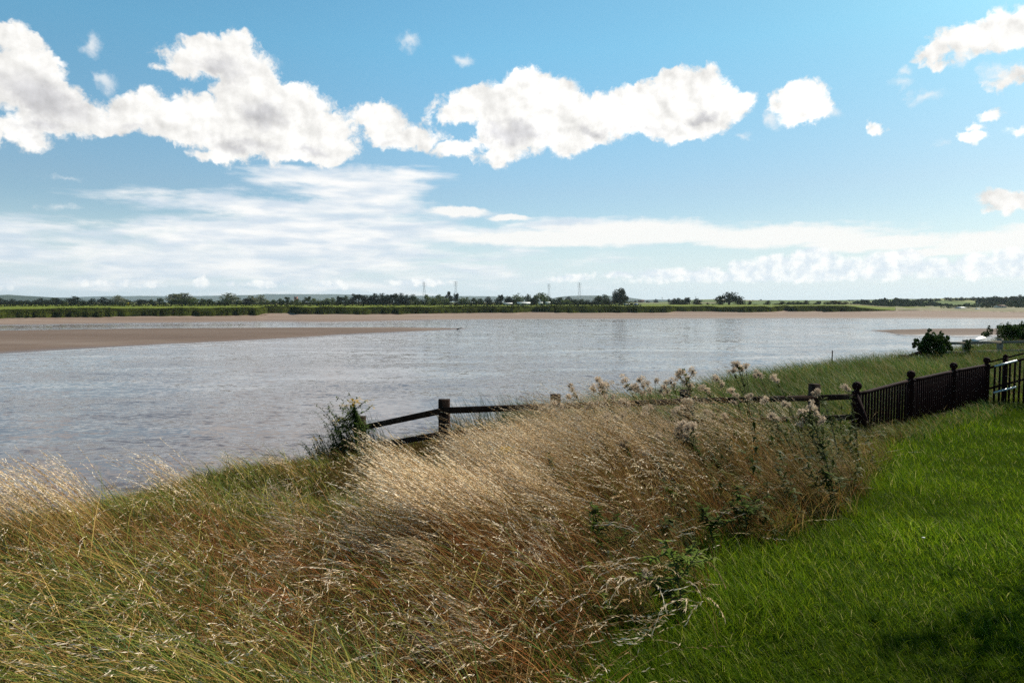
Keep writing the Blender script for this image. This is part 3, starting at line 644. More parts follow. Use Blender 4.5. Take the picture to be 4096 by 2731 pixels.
az = WIND+0.12+ca+rng.normal(0, 0.30, n)+(fbm(x*.7, y*.7, 65)-.5)*1.0
lean = 0.2*cs
up_ = 0.25*sstep(x, 2.6, 4.2)
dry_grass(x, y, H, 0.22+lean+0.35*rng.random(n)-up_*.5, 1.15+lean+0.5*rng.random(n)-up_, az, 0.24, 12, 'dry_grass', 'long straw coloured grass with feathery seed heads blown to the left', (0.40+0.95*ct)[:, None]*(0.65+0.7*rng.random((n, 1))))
# the tall reddish plume tuft at the left and other conspicuous tufts
sx, sy, sa = [], [], []
for (bx, by, r_, k, a0) in ((-2.95, 5.05, .16, 120, .0), (-3.15, 4.9, .18, 120, .05), (-3.5, 5.1, .22, 110, .1), (-2.4, 5.6, .14, 50, .0), (-0.1, 4.5, .22, 300, .12), (0.15, 4.75, .24, 300, .08), (-.35, 4.9, .2, 200, .1), (0.5, 5.2, .22, 160, .1), (0.4, 7.2, .3, 330, .1), (0.9, 7.6, .3, 330, .05), (1.3, 8.1, .3, 300, .0), (0.1, 6.6, .25, 260, .15), (.7, 6.3, .25, 220, .05), (-0.6, 6.2, .2, 140, .2), (1.6, 6.6, .25, 160, .1), (2.3, 7.6, .3, 200, 0)):
    a = rng.random(k)*6.283; q_ = r_*np.sqrt(rng.random(k)); sx.append(bx+q_*np.cos(a)); sy.append(by+q_*np.sin(a)); sa.append(np.full(k, a0))
sx = np.concatenate(sx); sy = np.concatenate(sy); sa = np.concatenate(sa); n = len(sx)
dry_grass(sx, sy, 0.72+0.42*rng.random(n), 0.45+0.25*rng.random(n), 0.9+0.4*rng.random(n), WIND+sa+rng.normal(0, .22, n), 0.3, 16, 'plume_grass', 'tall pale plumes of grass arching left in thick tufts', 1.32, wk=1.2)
# rust coloured bare stalks lying through the lower middle
x = np.concatenate([rng.normal(-.2, .75, 3600), rng.normal(1.6, .8, 2200), rng.normal(-2.2, .5, 900)]); y = np.concatenate([rng.normal(3.9, .7, 3600), rng.normal(5.6, .8, 2200), rng.normal(4.6, .5, 900)])
ok = rough_mask(x, y) & (y > 2.2); x = x[ok]; y = y[ok]; n = len(x)
(V, F, cc_), _, _ = blades(x, y, 0.35+0.5*rng.random(n), 0.3+0.5*rng.random(n), 1.0+0.6*rng.random(n), WIND+rng.normal(.1, .5, n), 0.0028+0.002*rng.random(n), pal(n, [(0.26, 0.085, 0.025), (0.16, 0.05, 0.015), (0.40, 0.18, 0.06), (0.08, 0.04, 0.015)], [3, 3, 2, 3]), 6)
o = mesh_np('rusty_stalks', V, [F], M['dry'], col=cc_); tag(o, 'rust red fallen stalks in the middle of the rough grass', 'dry grass', kind='stuff')
# broad curling dead leaves in the dark hollow at the bottom
x = rng.normal(0.2, .75, 1500); y = 2.5+1.6*rng.random(1500); ok = rough_mask(x, y); x = x[ok]; y = y[ok]; n = len(x)
(V, F, cc_), _, _ = blades(x, y, 0.16+0.3*rng.random(n), 0.2+0.7*rng.random(n), 1.6+1.3*rng.random(n), WIND+rng.normal(0, 1.2, n), 0.007+0.006*rng.random(n), pal(n, [(0.34, 0.16, 0.05), (0.42, 0.27, 0.12), (0.10, 0.13, 0.02), (0.20, 0.08, 0.03)], [3, 2, 2, 2]), 7)
o = mesh_np('dead_leaf_blades', V, [F], M['dry'], col=cc_); tag(o, 'broad curling brown grass leaves in the dark hollow', 'dry grass', kind='stuff')
# drooping heads over the lawn edge
n = 34; sx = 0.62+0.55*rng.random(n); sy = 3.3+0.9*rng.random(n)
dry_grass(sx, sy, 0.5+0.3*rng.random(n), 0.2+0.4*rng.random(n), 1.9+0.7*rng.random(n), WIND+0.9+rng.normal(0, .55, n), 0.36, 26, 'drooping_grass', 'pale seed heads drooping over the edge of the lawn', 1.0, wk=0.95)
print('dry stems', n)
# long flat green and yellow blades lying over to the left
x, y = fan(30000, 2.2, 13, -1.2, 0.5); ok = rough_mask(x, y) & (sdist(x, y, LAWN) < -.2) & (sdist(x, y, EDGE) > -.3) & (fbm(x*1.4, y*1.4, 81) > .45) & (rng.random(len(x)) > .85*DARKG(x, y)); x = x[ok]; y = y[ok]; n = len(x)
(V, F, cc_), _, _ = blades(x, y, (0.35+0.5*rng.random(n))*LOWGAP(x, y), 0.1+0.5*rng.random(n), 1.2+0.7*rng.random(n), WIND+rng.normal(.1, .7, n)+(fbm(x*.8, y*.8, 55)-.5)*2.4, 0.005+0.004*rng.random(n), pal(n, [(0.07, 0.12, 0.02), (0.16, 0.19, 0.03), (0.30, 0.26, 0.05), (0.08, 0.12, 0.05), (0.42, 0.27, 0.08)], [2, 3, 3, 1.5, 2]), 7)
o = mesh_np('long_green_grass', V, [F], M['grass'], col=cc_); tag(o, 'long flat green blades lying over to the left in the rough grass', 'long grass', kind='stuff')
# dark leafy thistle stems through the brown mound
def leafy(cx, cy, rx, ry, k, hh, nl, name, label, cols, LL=0.075):
    a = rng.random(k)*6.283; q_ = np.sqrt(rng.random(k)); x = cx+rx*q_*np.cos(a); y = cy+ry*q_*np.sin(a); ok = rough_mask(x, y); x = x[ok]; y = y[ok]; n = len(x)
    (V, F, cc_), P, d = blades(x, y, hh*(0.5+0.6*rng.random(n)), 0.1+0.3*rng.random(n), 0.4+0.7*rng.random(n), WIND+rng.normal(0, .5, n), np.full(n, 0.010), np.tile([[0.06, 0.07, 0.02]], (n, 1))*(0.6+.8*rng.random((n, 1))), 8)
    f = rng.random((n, nl))*7*0.98; i0 = f.astype(int); fr = (f-i0)[..., None]; ar = np.arange(n)[:, None]
    Q = (P[ar, i0]*(1-fr)+P[ar, np.minimum(i0+1, 7)]*fr).reshape(-1, 3); m_ = len(Q)
    dr_ = rng.normal(0, 1, (m_, 3)); dr_[:, 2] = dr_[:, 2]*.5+.15; dr_ /= np.linalg.norm(dr_, axis=1)[:, None]; L = LL*(.4+.9*rng.random(m_))
    sd_ = np.cross(dr_, [0, 0, 1.0]); sd_ /= np.linalg.norm(sd_, axis=1)[:, None]; wv_ = (L*.16)[:, None]; L = L[:, None]; dz = np.array([0, 0, -1.0])
    Vh = np.stack([Q-sd_*wv_*.3, Q+dr_*L*.3-sd_*wv_*1.2, Q+dr_*L*.6-sd_*wv_*.5+dz*L*.08, Q+dr_*L+dz*L*.25, Q+dr_*L*.6+sd_*wv_*.5+dz*L*.08, Q+dr_*L*.3+sd_*wv_*1.2, Q+sd_*wv_*.3], 1).reshape(-1, 3)
    i = np.arange(m_)[:, None]*7; Fh = np.concatenate([i+np.array([[0, 1, 5, 6]]), i+np.array([[1, 2, 4, 5]])]); Ft = i+np.array([[2, 3, 4]])
    c = np.repeat(pal(m_, cols, [1]*len(cols)), 7, 0); nV = len(V)
    o = mesh_np(name, np.concatenate([V, Vh]), [F, Fh+nV, Ft+nV], M['grass'], col=np.concatenate([cc_, c])); tag(o, label, 'undergrowth', kind='stuff')
DL = [(0.030, 0.040, 0.004), (0.048, 0.062, 0.007), (0.07, 0.08, 0.010)]
leafy(3.3, 7.4, 1.7, 2.0, 150, 1.0, 60, 'thistle_foliage', 'dark spiny leafy stems growing through the brown grass mound', DL)
leafy(1.7, 5.2, 0.9, 0.9, 34, 0.62, 60, 'thistle_foliage', 'dark spiny leafy stems at the lawn edge of the grass mound', DL)
leafy(0.9, 3.8, 0.5, 0.45, 26, 0.3, 50, 'creeping_weeds', 'low green creeping weeds between the rough grass and the lawn', [(0.05, 0.09, 0.01), (0.09, 0.14, 0.015), (0.12, 0.15, 0.02)], 0.05)
leafy(-2.55, 11.2, 0.30, 0.3, 55, 1.05, 70, 'thicket', 'dark leafy thicket smothering the end fence post', [(0.06, 0.085, 0.018), (0.10, 0.13, 0.03), (0.045, 0.05, 0.015)], 0.06)
leafy(-3.0, 11.0, 0.25, 0.3, 24, 0.55, 60, 'thicket', 'lower spreading thicket left of the end fence post', [(0.03, 0.045, 0.01), (0.06, 0.08, 0.015)], 0.05)
# loose stray stems in every direction, and the reddish fallen stalks
x, y = fan(9000, 2.2, 11, -1.1, 0.6); ok = rough_mask(x, y) & (sdist(x, y, LAWN) < -0.2) & (sdist(x, y, EDGE) > 0.5); x = x[ok]; y = y[ok]; n = len(x)
H = (0.4+0.6*rng.random(n))*LOWGAP(x, y); az = rng.random(n)*2*np.pi
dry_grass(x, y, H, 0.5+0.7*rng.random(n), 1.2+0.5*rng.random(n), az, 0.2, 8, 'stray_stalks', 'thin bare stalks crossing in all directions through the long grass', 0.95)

# bank grass beyond the fence out to the bend
def bankg(n, ya, yb, a0, a1, hh, wk, name, label, cols, wts):
    x, y = fan(n, ya, yb, a0, a1); s1 = sdist(x, y, EDGE); ok = (s1 > -2.2) & (sdist(x, y, LAWN) < 0.3); x = x[ok]; y = y[ok]; n = len(x)
    lum = fbm(x*.45, y*.45, 71); c = pal(n, cols, wts)*(0.6+0.8*lum)[:, None]
    H = hh*(0.4+0.9*rng.random(n))*(0.45+1.1*lum)
    H = H*(0.42+0.58*sstep(-sdist(x, y, LAWN), 0.2, 1.6))
    az = WIND+rng.normal(0.1, 0.9, n)+(fbm(x*.3, y*.3, 75)-.5)*2.5; c = c*(0.55+0.9*fbm(x*.9, y*.6, 79))[:, None]
    (V, F, cc_), _, _ = blades(x, y, H, 0.2+0.5*rng.random(n), 1.0+0.7*rng.random(n), az, wk*(0.6+.8*rng.random(n)), c)
    o = mesh_np(name, V, [F], M['grass'], col=cc_); tag(o, label, 'bank grass', kind='stuff')
bankg(150000, 11, 75, 0.0, 0.92, 0.62, 0.012, 'bank_grass', 'matted green grass on the bank beyond the fences', [(0.06, 0.12, 0.015), (0.09, 0.15, 0.02), (0.05, 0.105, 0.03), (0.24, 0.21, 0.06), (0.34, 0.25, 0.11)], [3, 4, 2, 2.4, 1.6])
#GRASS_END
# ------------------------------------------------------------------ wooden fence by the water
gzf = lambda x, y: float(gz(np.array([x]), np.array([y]))[0])
def wood_post(root, x, y, ztop, w_=0.165, mat='wood', tilt=(0, 0)):
    mb = MB(); zb = gzf(x, y)-0.35
    mb.beam((x, y, zb), (x+tilt[0], y+tilt[1], ztop), w_, w_*0.9, (0, 1, 0), 0.06)
    return mb.build('post', M[mat], root)
def wood_rail(root, a, b_, hgt=0.092, th=0.045, mat='wood'):
    mb = MB(); a = np.array(a, float); b_ = np.array(b_, float)
    mb.beam(a, b_, th, hgt, (0, 0, 1), 0.08)
    return mb.build('rail', M[mat], root)
fence = empty('wooden_fence', (-1.02, 10.1, gzf(-1.02, 10.1)))
tag(fence, 'dark brown post and rail fence running down to the water behind the tall grass', 'wooden fence')
def reparent_fix(root):
    """children were built in world coordinates: keep them there under a placed root"""
    root_m = Matrix.Translation(root.location)
    for ch in [o for o in bpy.data.objects if o.parent == root]:
        ch.matrix_parent_inverse = root_m.inverted()
A_ = (-2.62, 11.6, 5.88); B_ = (-1.02, 10.1, 6.43); C_ = (0.68, 10.5, 6.43); D_ = (2.85, 11.05, 6.43); E_ = (5.15, 11.45, 6.43); Z_end = (5.95, 11.62, 6.43)
wood_post(fence, A_[0], A_[1]+0.08, 6.02, 0.17)
wood_post(fence, B_[0]+.0, B_[1]+0.09, 6.53, 0.165)
for p in (C_, D_): wood_post(fence, p[0], p[1]+0.1, 6.55, 0.155)
wood_post(fence, E_[0], E_[1]+0.1, 6.60, 0.155)
P0 = [A_, B_, C_, D_, E_, Z_end]
for a, b_ in zip(P0[:-1], P0[1:]):
    for dz, dz2 in ((-0.05, -0.05), (-0.40, -0.40)):
        wood_rail(fence, (a[0], a[1]-0.03, a[2]+dz), (b_[0], b_[1]-0.03, b_[2]+dz2))
reparent_fix(fence)

# far wooden fence on the right, beyond the lawn
f2 = empty('wooden_fence', (27.2, 38, gzf(27.2, 38))); tag(f2, 'grey brown post and rail fence with a low rail beside the round bush', 'wooden fence')
zr = EYE-41.0/FPX*38
def dpt(px, py, Y): p = hity(px, py, Y); return (float(p[0]), float(p[1]), float(p[2]))
rA = dpt(944, 342.9, 36.5); rB = dpt(967, 342.6, 37.2); rC = dpt(1001.5, 341.6, 38.2); rD = dpt(1050, 340.8, 39.5); rE = dpt(1100, 340.4, 41)
for p, zt in ((rB, .16), (rC, .2), (rD, .18), (rE, .18)): wood_post(f2, p[0], p[1]+.12, p[2]+zt, 0.24, 'wood_grey')
for a, b_ in ((rA, rB), (rB, rC), (rC, rD), (rD, rE)): wood_rail(f2, a, b_, 0.15, 0.06, 'wood_grey')
for a, b_ in ((rA, rB), (rB, rC), (rC, rD), (rD, rE)): wood_rail(f2, (a[0], a[1], a[2]-.5), (b_[0], b_[1], b_[2]-.5), 0.14, 0.06, 'wood_grey')
reparent_fix(f2)
f3 = empty('wooden_fence', (19.0, 33, gzf(19, 33))); tag(f3, 'short broken fence end, stump and one sloping rail left of the round bush', 'wooden fence')
s0 = dpt(903.5, 357, 32.5); s1 = dpt(928, 349, 33.8)
wood_post(f3, s0[0], s0[1], s0[2]+.12, 0.34, 'wood'); wood_rail(f3, (s0[0], s0[1]-.15, s0[2]), (s1[0], s1[1], s1[2]), 0.16, 0.07, 'wood'); reparent_fix(f3)
# a thin stake on the bank edge
sk = dpt(832, 352, 33); mb = MB(); mb.tube([(sk[0], sk[1], gzf(sk[0], sk[1])-.2), (sk[0]+.02, sk[1], EYE-49/FPX*33)], [0.03, 0.025], 6)
tag(mb.build('stake', M['wood']), 'thin bare stake standing in the grass on the bank edge', 'stake')

# ------------------------------------------------------------------ metal railings
RL = [np.array(p) for p in ((5.90, 11.60, 6.43), (7.70, 13.10, 6.50), (9.64, 14.83, 6.50), (11.33, 16.22, 6.50))]
rail_root = empty('metal_railings', (7.7, 13.1, gzf(7.7, 13.1)))
tag(rail_root, 'dark painted metal railings with ball topped posts and close upright bars beside the lawn', 'railings')
dirv = (RL[3]-RL[1])[:2]; dirv = dirv/np.linalg.norm(dirv)
def ball_post(root, p, tilt=(0, 0), w_=0.072, full=True):
    zb = gzf(p[0], p[1])-0.25; mb = MB(); t0 = np.array([p[0]+tilt[0], p[1]+tilt[1], p[2]+0.02])
    mb.lathe([(w_, zb-p[2]), (w_, -0.12), (w_*1.0, -0.02)], (p[0], p[1], p[2]), 14)
    o = mb.build('post', M['iron'], root, True)
    mb = MB(); r = 0.078; prof = [(0.05, -0.03), (0.085, -0.02), (0.085, 0.0), (0.045, 0.012), (0.04, 0.03)]
    prof += [(max(r*math.sin(a), 0.004), 0.03+0.058+r*-math.cos(a)+0.01) for a in np.linspace(0.55, math.pi, 12)]
    mb.lathe(prof, (p[0], p[1], p[2]), 18); f_ = mb.build('finial', M['iron'], o, True); return o
for p in RL[1:]: ball_post(rail_root, p)
ball_post(rail_root, RL[0]+np.array([0.0, 0.0, 0.03]))
# raking stay at the left end
mb = MB(); mb.beam((5.85, 11.55, 6.42), (6.12, 11.35, gzf(6.12, 11.35)-0.2), 0.09, 0.09, (0, 1, 0), 0.15); mb.build('stay', M['iron'], rail_root)
ext = [RL[3]+np.array([dirv[0], dirv[1], 0])*d_+np.array([0, 0, 0.0]) for d_ in (0, 1.35, 3.2, 5.2)]
for a, b_ in zip(RL[:-1], RL[1:]):
    mb = MB(); n = 5
    P = [a+(b_-a)*i/n for i in range(n+1)]
    mb.tube([p-np.array([0, 0, .02]) for p in P], 0.034, 10); mb.build('top_rail', M['iron'], rail_root, True)
    mb = MB(); q0_, q1_ = a.copy(), b_.copy(); q0_[2] = gzf(a[0], a[1])+0.10; q1_[2] = gzf(b_[0], b_[1])+0.10
    mb.beam(q0_, q1_, 0.03, 0.05); mb.build('bottom_rail', M['iron'], rail_root)
    L = np.linalg.norm((b_-a)[:2]); nb = int(L/0.122)
    for i in range(1, nb):
        p = a+(b_-a)*i/nb; g0 = gzf(p[0], p[1]); mb = MB()
        jx = random.uniform(-.006, .006)
        mb.tube([(p[0]+jx, p[1], g0-0.1), (p[0], p[1], p[2]-0.03)], 0.021, 7); mb.build('baluster', M['iron'], rail_root, True)
reparent_fix(rail_root)
gate = empty('metal_gate', (12.6, 17.2, gzf(12.6, 17.2)))
tag(gate, 'open barred metal railing panel right of the third ball post, with grey pipe handrails', 'railing panel')
gdir = np.array([0.975, 0.22]); g0p = RL[3]+np.array([0.1, 0.02, 0.0])
def gp(d_, z): return np.array([g0p[0]+gdir[0]*d_, g0p[1]+gdir[1]*d_, z+d_*0.19])
for z0, rr_ in ((6.42, 0.028), (6.56, 0.02)):
    mb = MB(); mb.tube([gp(0, z0), gp(1.5, z0), gp(3.6, z0)], rr_, 8); mb.build('top_rail', M['iron'], gate, True)
mb = MB(); mb.beam(gp(0, 5.92), gp(3.6, 5.92), 0.03, 0.045); mb.build('middle_rail', M['iron'], gate)
for i in range(1, 25):
    d_ = i*0.147
    mb = MB(); p = gp(d_, 6.42); g0 = gzf(p[0], p[1])
    if i in (3, 12, 21):
        mb.beam((p[0], p[1], g0-.1), (p[0], p[1], p[2]+.17), 0.085, 0.085, (0, 1, 0)); o = mb.build('post', M['iron'], gate)
        mb = MB(); mb.lathe([(0.05, 0), (0.055, 0.02), (0.03, 0.05), (0.008, 0.07)], (p[0], p[1], p[2]+.17), 10); mb.build('cap', M['iron'], o, True)
    else:
        mb.tube([(p[0], p[1], g0-.1), (p[0], p[1], p[2])], 0.024, 7); mb.build('bar', M['iron'], gate, True)
off = np.array([0.02, -0.14, 0])
for za in (6.47, 5.84):
    mb = MB(); mb.tube([gp(-0.02, za)+off, gp(0.3, za)+off, gp(0.62, za)+off], 0.026, 8); mb.build('handrail', M['galv'], gate, True)
reparent_fix(gate)

# ------------------------------------------------------------------ thistles and ragworts
def stem_plant(root, base, tip, bend, r0, heads_px=None, leafn=22, leafL=0.09, leafcol=((0.035, 0.05, 0.006), (0.06, 0.08, 0.010), (0.05, 0.055, 0.012)), heads=(), rnd=None, stem_mat='bark', spiky=True):
    """one stalk curving from base to tip, forks to every head, spiny leaves along all of it"""
    base = np.array(base); tip = np.array(tip)
    ctrl = base*0.5+tip*0.5+np.array(bend); P = [base*(1-t_)**2+2*ctrl*t_*(1-t_)+tip*t_*t_ for t_ in np.linspace(0, 1, 9)]
    mb = MB(); mb.tube(P, list(np.linspace(r0, r0*0.5, 9)), 6)
    segs = [P]
    for h in heads:
        h = np.array(h); k = rnd.randint(4, 7); s_ = P[k]; c_ = s_*0.5+h*0.5+np.array([rnd.uniform(-.03, .03), 0, -0.05]); B = [s_*(1-t_)**2+2*c_*t_*(1-t_)+h*t_*t_ for t_ in np.linspace(0, 1, 5)]
        mb.tube(B, list(np.linspace(r0*0.55, r0*0.35, 5)), 5); segs.append(B)
    o = mb.build('stem', M['stemgreen'], root, True)
    Vs = []; Fs = []; Cs = []; n = 0
    for si, S in enumerate(segs):
        cnt = leafn if si == 0 else max(5, leafn//3)
        for i in range(cnt):
            f = (i+rnd.random())/cnt*(len(S)-1.001); a0 = int(f); p = S[a0]*(1-f+a0)+S[a0+1]*(f-a0)
            az = rnd.random()*6.283; el_ = rnd.uniform(-0.3, 0.7); L = leafL*rnd.uniform(.5, 1.25)*(1.0 if si == 0 else .7)
            d = np.array([math.cos(az)*math.cos(el_), math.sin(az)*math.cos(el_), math.sin(el_)]); sdv = np.cross(d, [0, 0, 1.0]); sdv /= np.linalg.norm(sdv)+1e-9
            nrm = np.cross(sdv, d); wv_ = L*0.16; col_ = np.array(rnd.choice(leafcol))*rnd.uniform(.7, 1.3)
            pts = []; K = 5
            for j in range(K):
                tt = j/(K-1); cpt = p+d*L*tt-nrm*L*0.25*tt*tt; wj = wv_*(1-tt)*(1.5 if (j % 2 and spiky) else .7)+0.001
                pts += [cpt-sdv*wj, cpt+nrm*0.0+sdv*wj]
            Vs += pts; Fs += [(n+2*j, n+2*j+1, n+2*j+3, n+2*j+2) for j in range(K-1)]; Cs += [col_]*len(pts); n += len(pts)
    mesh_np('leaves', np.array(Vs), [np.array(Fs)], M['leaf'], root, np.array(Cs))
    return P
M['stemgreen'] = noise_mat('plant_stem', [(0.3, (0.05, 0.06, 0.02)), (0.7, (0.12, 0.10, 0.04))], 20, 0.8, 0)
def fluff(root, c, r, rnd_seed, tone=1.0):
    g_ = np.random.default_rng(rnd_seed); c = np.array(c)
    nb_ = g_.integers(2, 5); ctrs = c+g_.normal(0, r*0.45, (nb_, 3)); n = 240
    k = g_.integers(0, nb_, n); d = g_.normal(0, 1, (n, 3)); d[:, 2] += 0.25; d /= np.linalg.norm(d, axis=1)[:, None]
    a = ctrs[k]+d*r*0.12; L = r*(0.55+0.5*g_.random(n)); e = a+d*L[:, None]+np.array([-0.25*r, 0, 0])*g_.random((n, 1))
    sd_ = np.cross(d, g_.normal(0, 1, (n, 3))); sd_ /= np.linalg.norm(sd_, axis=1)[:, None]; wd = r*0.055
    V = np.stack([a, a*0.35+e*0.65+sd_*wd, e, a*0.35+e*0.65-sd_*wd], 1).reshape(-1, 3)
    col = np.repeat(np.array([[0.62, 0.49, 0.36]])*(0.75+0.45*g_.random((n, 1)))*tone, 4, 0)
    o = mesh_np('seed_head', V, [np.arange(n*4).reshape(-1, 4)], M['fluff'], root, col)
    mb = MB()
    mb.lathe([(0.002, -r*.75), (r*.24, -r*.5), (r*.32, -r*.2), (r*.24, r*.0), (0.003, r*.06)], c, 8)
    mb.build('bracts', M['bract'], o, True)
M['bract'] = noise_mat('thistle_bracts', [(0.3, (0.06, 0.03, 0.02)), (0.7, (0.17, 0.09, 0.05))], 60, 0.85, 0)
TH = [  # head pixels, depth, label
 ([(572, 389), (570, 397), (577, 395)], 8.6, 'thistle with a small double seed head just right of the hidden fence post top'),
 ([(601, 385), (597, 379), (608, 383), (603, 393), (594, 388)], 8.2, 'thistle with the biggest pale seed cluster, left of the dense skyline group'),
 ([(625, 379), (627, 384), (633, 387)], 8.6, 'thistle with a round fluffy head between the biggest cluster and the dense group'),
 ([(639, 379), (648, 383), (655, 380)], 8.7, 'thistle with three heads in a row at the back of the dense group'),
 ([(638, 388), (643, 385), (641, 392), (650, 389)], 8.1, 'thistle with a bulky pale head at the front of the dense group'),
 ([(664, 386), (667, 391), (661, 390)], 8.3, 'thistle with a brown and cream head just right of the dense group'),
 ([(683, 370), (688, 376), (693, 370), (679, 376), (690, 384)], 8.2, 'tall branching thistle with open heads against the river'),
 ([(737, 364), (733, 370), (742, 368), (746, 366)], 8.3, 'tallest thistle with a pale cluster, nearest the green bank skyline'),
 ([(758, 373), (755, 376)], 9.0, 'small thistle head on the green bank skyline'),
 ([(705, 388), (709, 391)], 8.4, 'thistle with one ragged head just above the left end of the long dark rail'),
 ([(732, 390), (736, 394), (734, 402)], 7.9, 'thistle with two pale heads one above the other across the dark rail'),
 ([(748, 397), (751, 395)], 7.9, 'thistle with a single pale ball resting against the dark rail'),
 ([(544, 408), (549, 411), (556, 409), (553, 404), (561, 407)], 8.0, 'low thistle with brownish heads in front of the left rail'),
 ([(608, 420), (614, 424), (617, 417), (623, 415), (613, 428)], 6.8, 'thistle leaning left with four fluffy heads in the middle of the straw grass'),
 ([(579, 419), (580, 425)], 7.2, 'thistle with one wispy head deep in the pale straw grass'),
 ([(647, 409), (644, 415), (651, 407)], 7.3, 'thistle with a wind blown head below the dense group'),
 ([(595, 435), (600, 437)], 6.5, 'small thistle with knobbly brown heads left of the leafy stem'),
 ([(622, 443), (626, 440)], 6.3, 'small thistle with a low double head under the leaning one'),
 ([(659, 435)], 6.2, 'thistle with a single round cream ball'),
 ([(682, 429), (688, 427), (685, 434), (693, 427), (678, 432)], 6.0, 'leafy thistle with a large cream cluster in front of the brown grass'),
 ([(775, 378), (778, 380)], 8.9, 'thistle with a small brown head alone on the green bank'),
 ([(786, 402), (789, 405)], 8.0, 'thistle with a small head left of the bent grass plumes'),
 ([(818, 391), (815, 393)], 8.6, 'thistle with a round pale head beside the right fence post'),
 ([(846, 386), (849, 389)], 8.9, 'thistle with a fluffy head at the left end of the metal railings'),
 ([(806, 410), (811, 407), (802, 413), (815, 409), (804, 420), (799, 423), (823, 420)], 6.2, 'tall dark stemmed thistle with a big pink cluster in front of the railings'),
 ([(649, 576), (646, 571)], 3.7, 'lone thistle head low in the shaded grass at the lawn edge'),
 ([(765, 400)], 8.4, 'thistle with one small head above the brown grass, right of the ball on the rail'),
 ([(647, 451)], 6.0, 'thistle with a tiny pale tuft low in the brown grass'),
 ([(624, 401), (629, 404)], 7.7, 'thistle with a soft head in the straw below the round fluffy one'),
 ([(671, 381), (674, 384)], 8.5, 'thistle with a small cream head between the brown and the branching ones'),
 ([(606, 400), (599, 402), (612, 398)], 7.8, 'thistle with three flattened heads just under the biggest cluster'),
 ([(677, 411), (681, 408)], 7.2, 'thistle with a dull brown head under the branching thistle'),
 ([(691, 402), (686, 399), (695, 396)], 8.0, 'thistle with small heads where the dark rail comes out of the grass'),
 ([(725, 417), (727, 437)], 6.9, 'thistle with a head high and a head low in the brown right slope'),
 ([(640, 429), (636, 425)], 6.6, 'thistle with torn fluff beside the single round cream ball'),
 ([(590, 404), (585, 408)], 7.8, 'thistle with grey brown heads between the rail thistle and the biggest cluster'),
 ([(717, 378), (722, 383)], 8.8, 'thistle with a narrow brown head left of the tallest thistle'),
 ([(771, 415), (776, 418)], 7.2, 'thistle with a bent head in the brown slope left of the pink cluster'),
 ([(707, 410), (711, 412)], 7.4, 'thistle with pinkish heads half hidden under the long dark rail'),
]
for i, (hd, Y, lab) in enumerate(TH):
    rnd = random.Random(100+i); H_ = [hity(a, b_, Y+rnd.uniform(-.12, .12)) for a, b_ in hd]
    tip = H_[0]; lean_ = rnd.uniform(0.15, 0.45)*(1.7 if i == 13 else 0.5 if i == 25 else 1); bx = tip[0]+lean_; by = Y-rnd.uniform(-.1, .15)
    z0 = gzf(bx, by)-0.03; root = empty('thistle', (bx, by, z0)); tag(root, lab, 'thistle', 'thistles gone to seed in the tall grass')
    loc = np.array([bx, by, z0]); hgt = tip[2]-z0
    big = i in (19, 24, 7, 6)
    P = stem_plant(root, (0, 0, 0), tip-loc, (0.08, 0, hgt*0.12), 0.007, leafn=int(80 if big else 46), leafL=0.11 if big else 0.085, heads=[h-loc for h in H_[1:]], rnd=rnd)
    for j, h in enumerate(H_):
        pxr = (4.3 if len(H_) > 3 else 3.6)*(1.0 if j == 0 else rnd.uniform(.6, .95))
        if i in (1, 19): pxr *= 1.25
        fluff(root, h-loc, pxr*Y/FPX*1.05, 1000+i*10+j, 0.75+0.4*rnd.random())
# leafy green weeds standing in the straw
WEED = [((548, 468), 5.6, 0.62, 'dark leafy weed below the yellow flowers in the middle of the straw'), ((700, 520), 4.9, 0.6, 'dark spiny leaved weed near the lawn edge'), ((735, 500), 5.2, 0.55, 'bushy dark weed right of the spiny one near the lawn edge'),
        ((822, 480), 6.1, 0.5, 'dark feathery weed under the pink thistle cluster'), ((590, 520), 4.4, 0.45, 'low green weed in the reddish grass'), ((665, 560), 3.8, 0.32, 'pale green sprawling weed under the lone thistle head')]
for i, ((px, py), Y, hgt, lab) in enumerate(WEED):
    rnd = random.Random(500+i); p = hity(px, py, Y); z0 = gzf(p[0], Y)-0.02; root = empty('weed', (p[0]+.1, Y, z0)); tag(root, lab, 'weed', 'leafy weeds among the dry grass')
    tz = p[2]-z0+0.12; tips = [np.array([rnd.uniform(-.3, .25), rnd.uniform(-.15, .15), tz*rnd.uniform(.6, 1.0)]) for _ in range(7)]
    stem_plant(root, (0, 0, 0), (-0.1, 0, tz), (0.05, 0, 0.05), 0.006, leafn=60, leafL=0.085, heads=tips, rnd=rnd, leafcol=((0.035, 0.055, 0.006), (0.06, 0.09, 0.010)) if i < 5 else ((0.10, 0.15, 0.02), (0.14, 0.17, 0.03)))
def flowers(root, c, r, n, seed):
    g_ = np.random.default_rng(seed); V = []; F = []; k = 0; n = int(n*2)
    for i in range(n):
        ctr = np.array(c)+g_.normal(0, 1, 3)*np.array([r, r, r*.45]); nb_ = 9; rr_ = 0.016
        tl_ = g_.normal(0, .35, 2); X3 = np.array([1, 0, tl_[0]]); Y3 = np.array([0, 1, tl_[1]])
        for j in range(nb_):
            a = j/nb_*6.283; d = X3*math.cos(a)+Y3*math.sin(a); e = X3*math.cos(a+.25)+Y3*math.sin(a+.25)
            V += [ctr, ctr+e*rr_*.8, ctr+(d+e)/2*rr_*1.5, ctr+d*rr_*.8]; F.append((k, k+1, k+2, k+3)); k += 4
    mesh_np('flower_head', np.array(V), [np.array(F)], M['leaf'], root, np.tile([[0.72, 0.42, 0.005]], (len(V), 1))*(0.8+.4*g_.random((len(V), 1))))
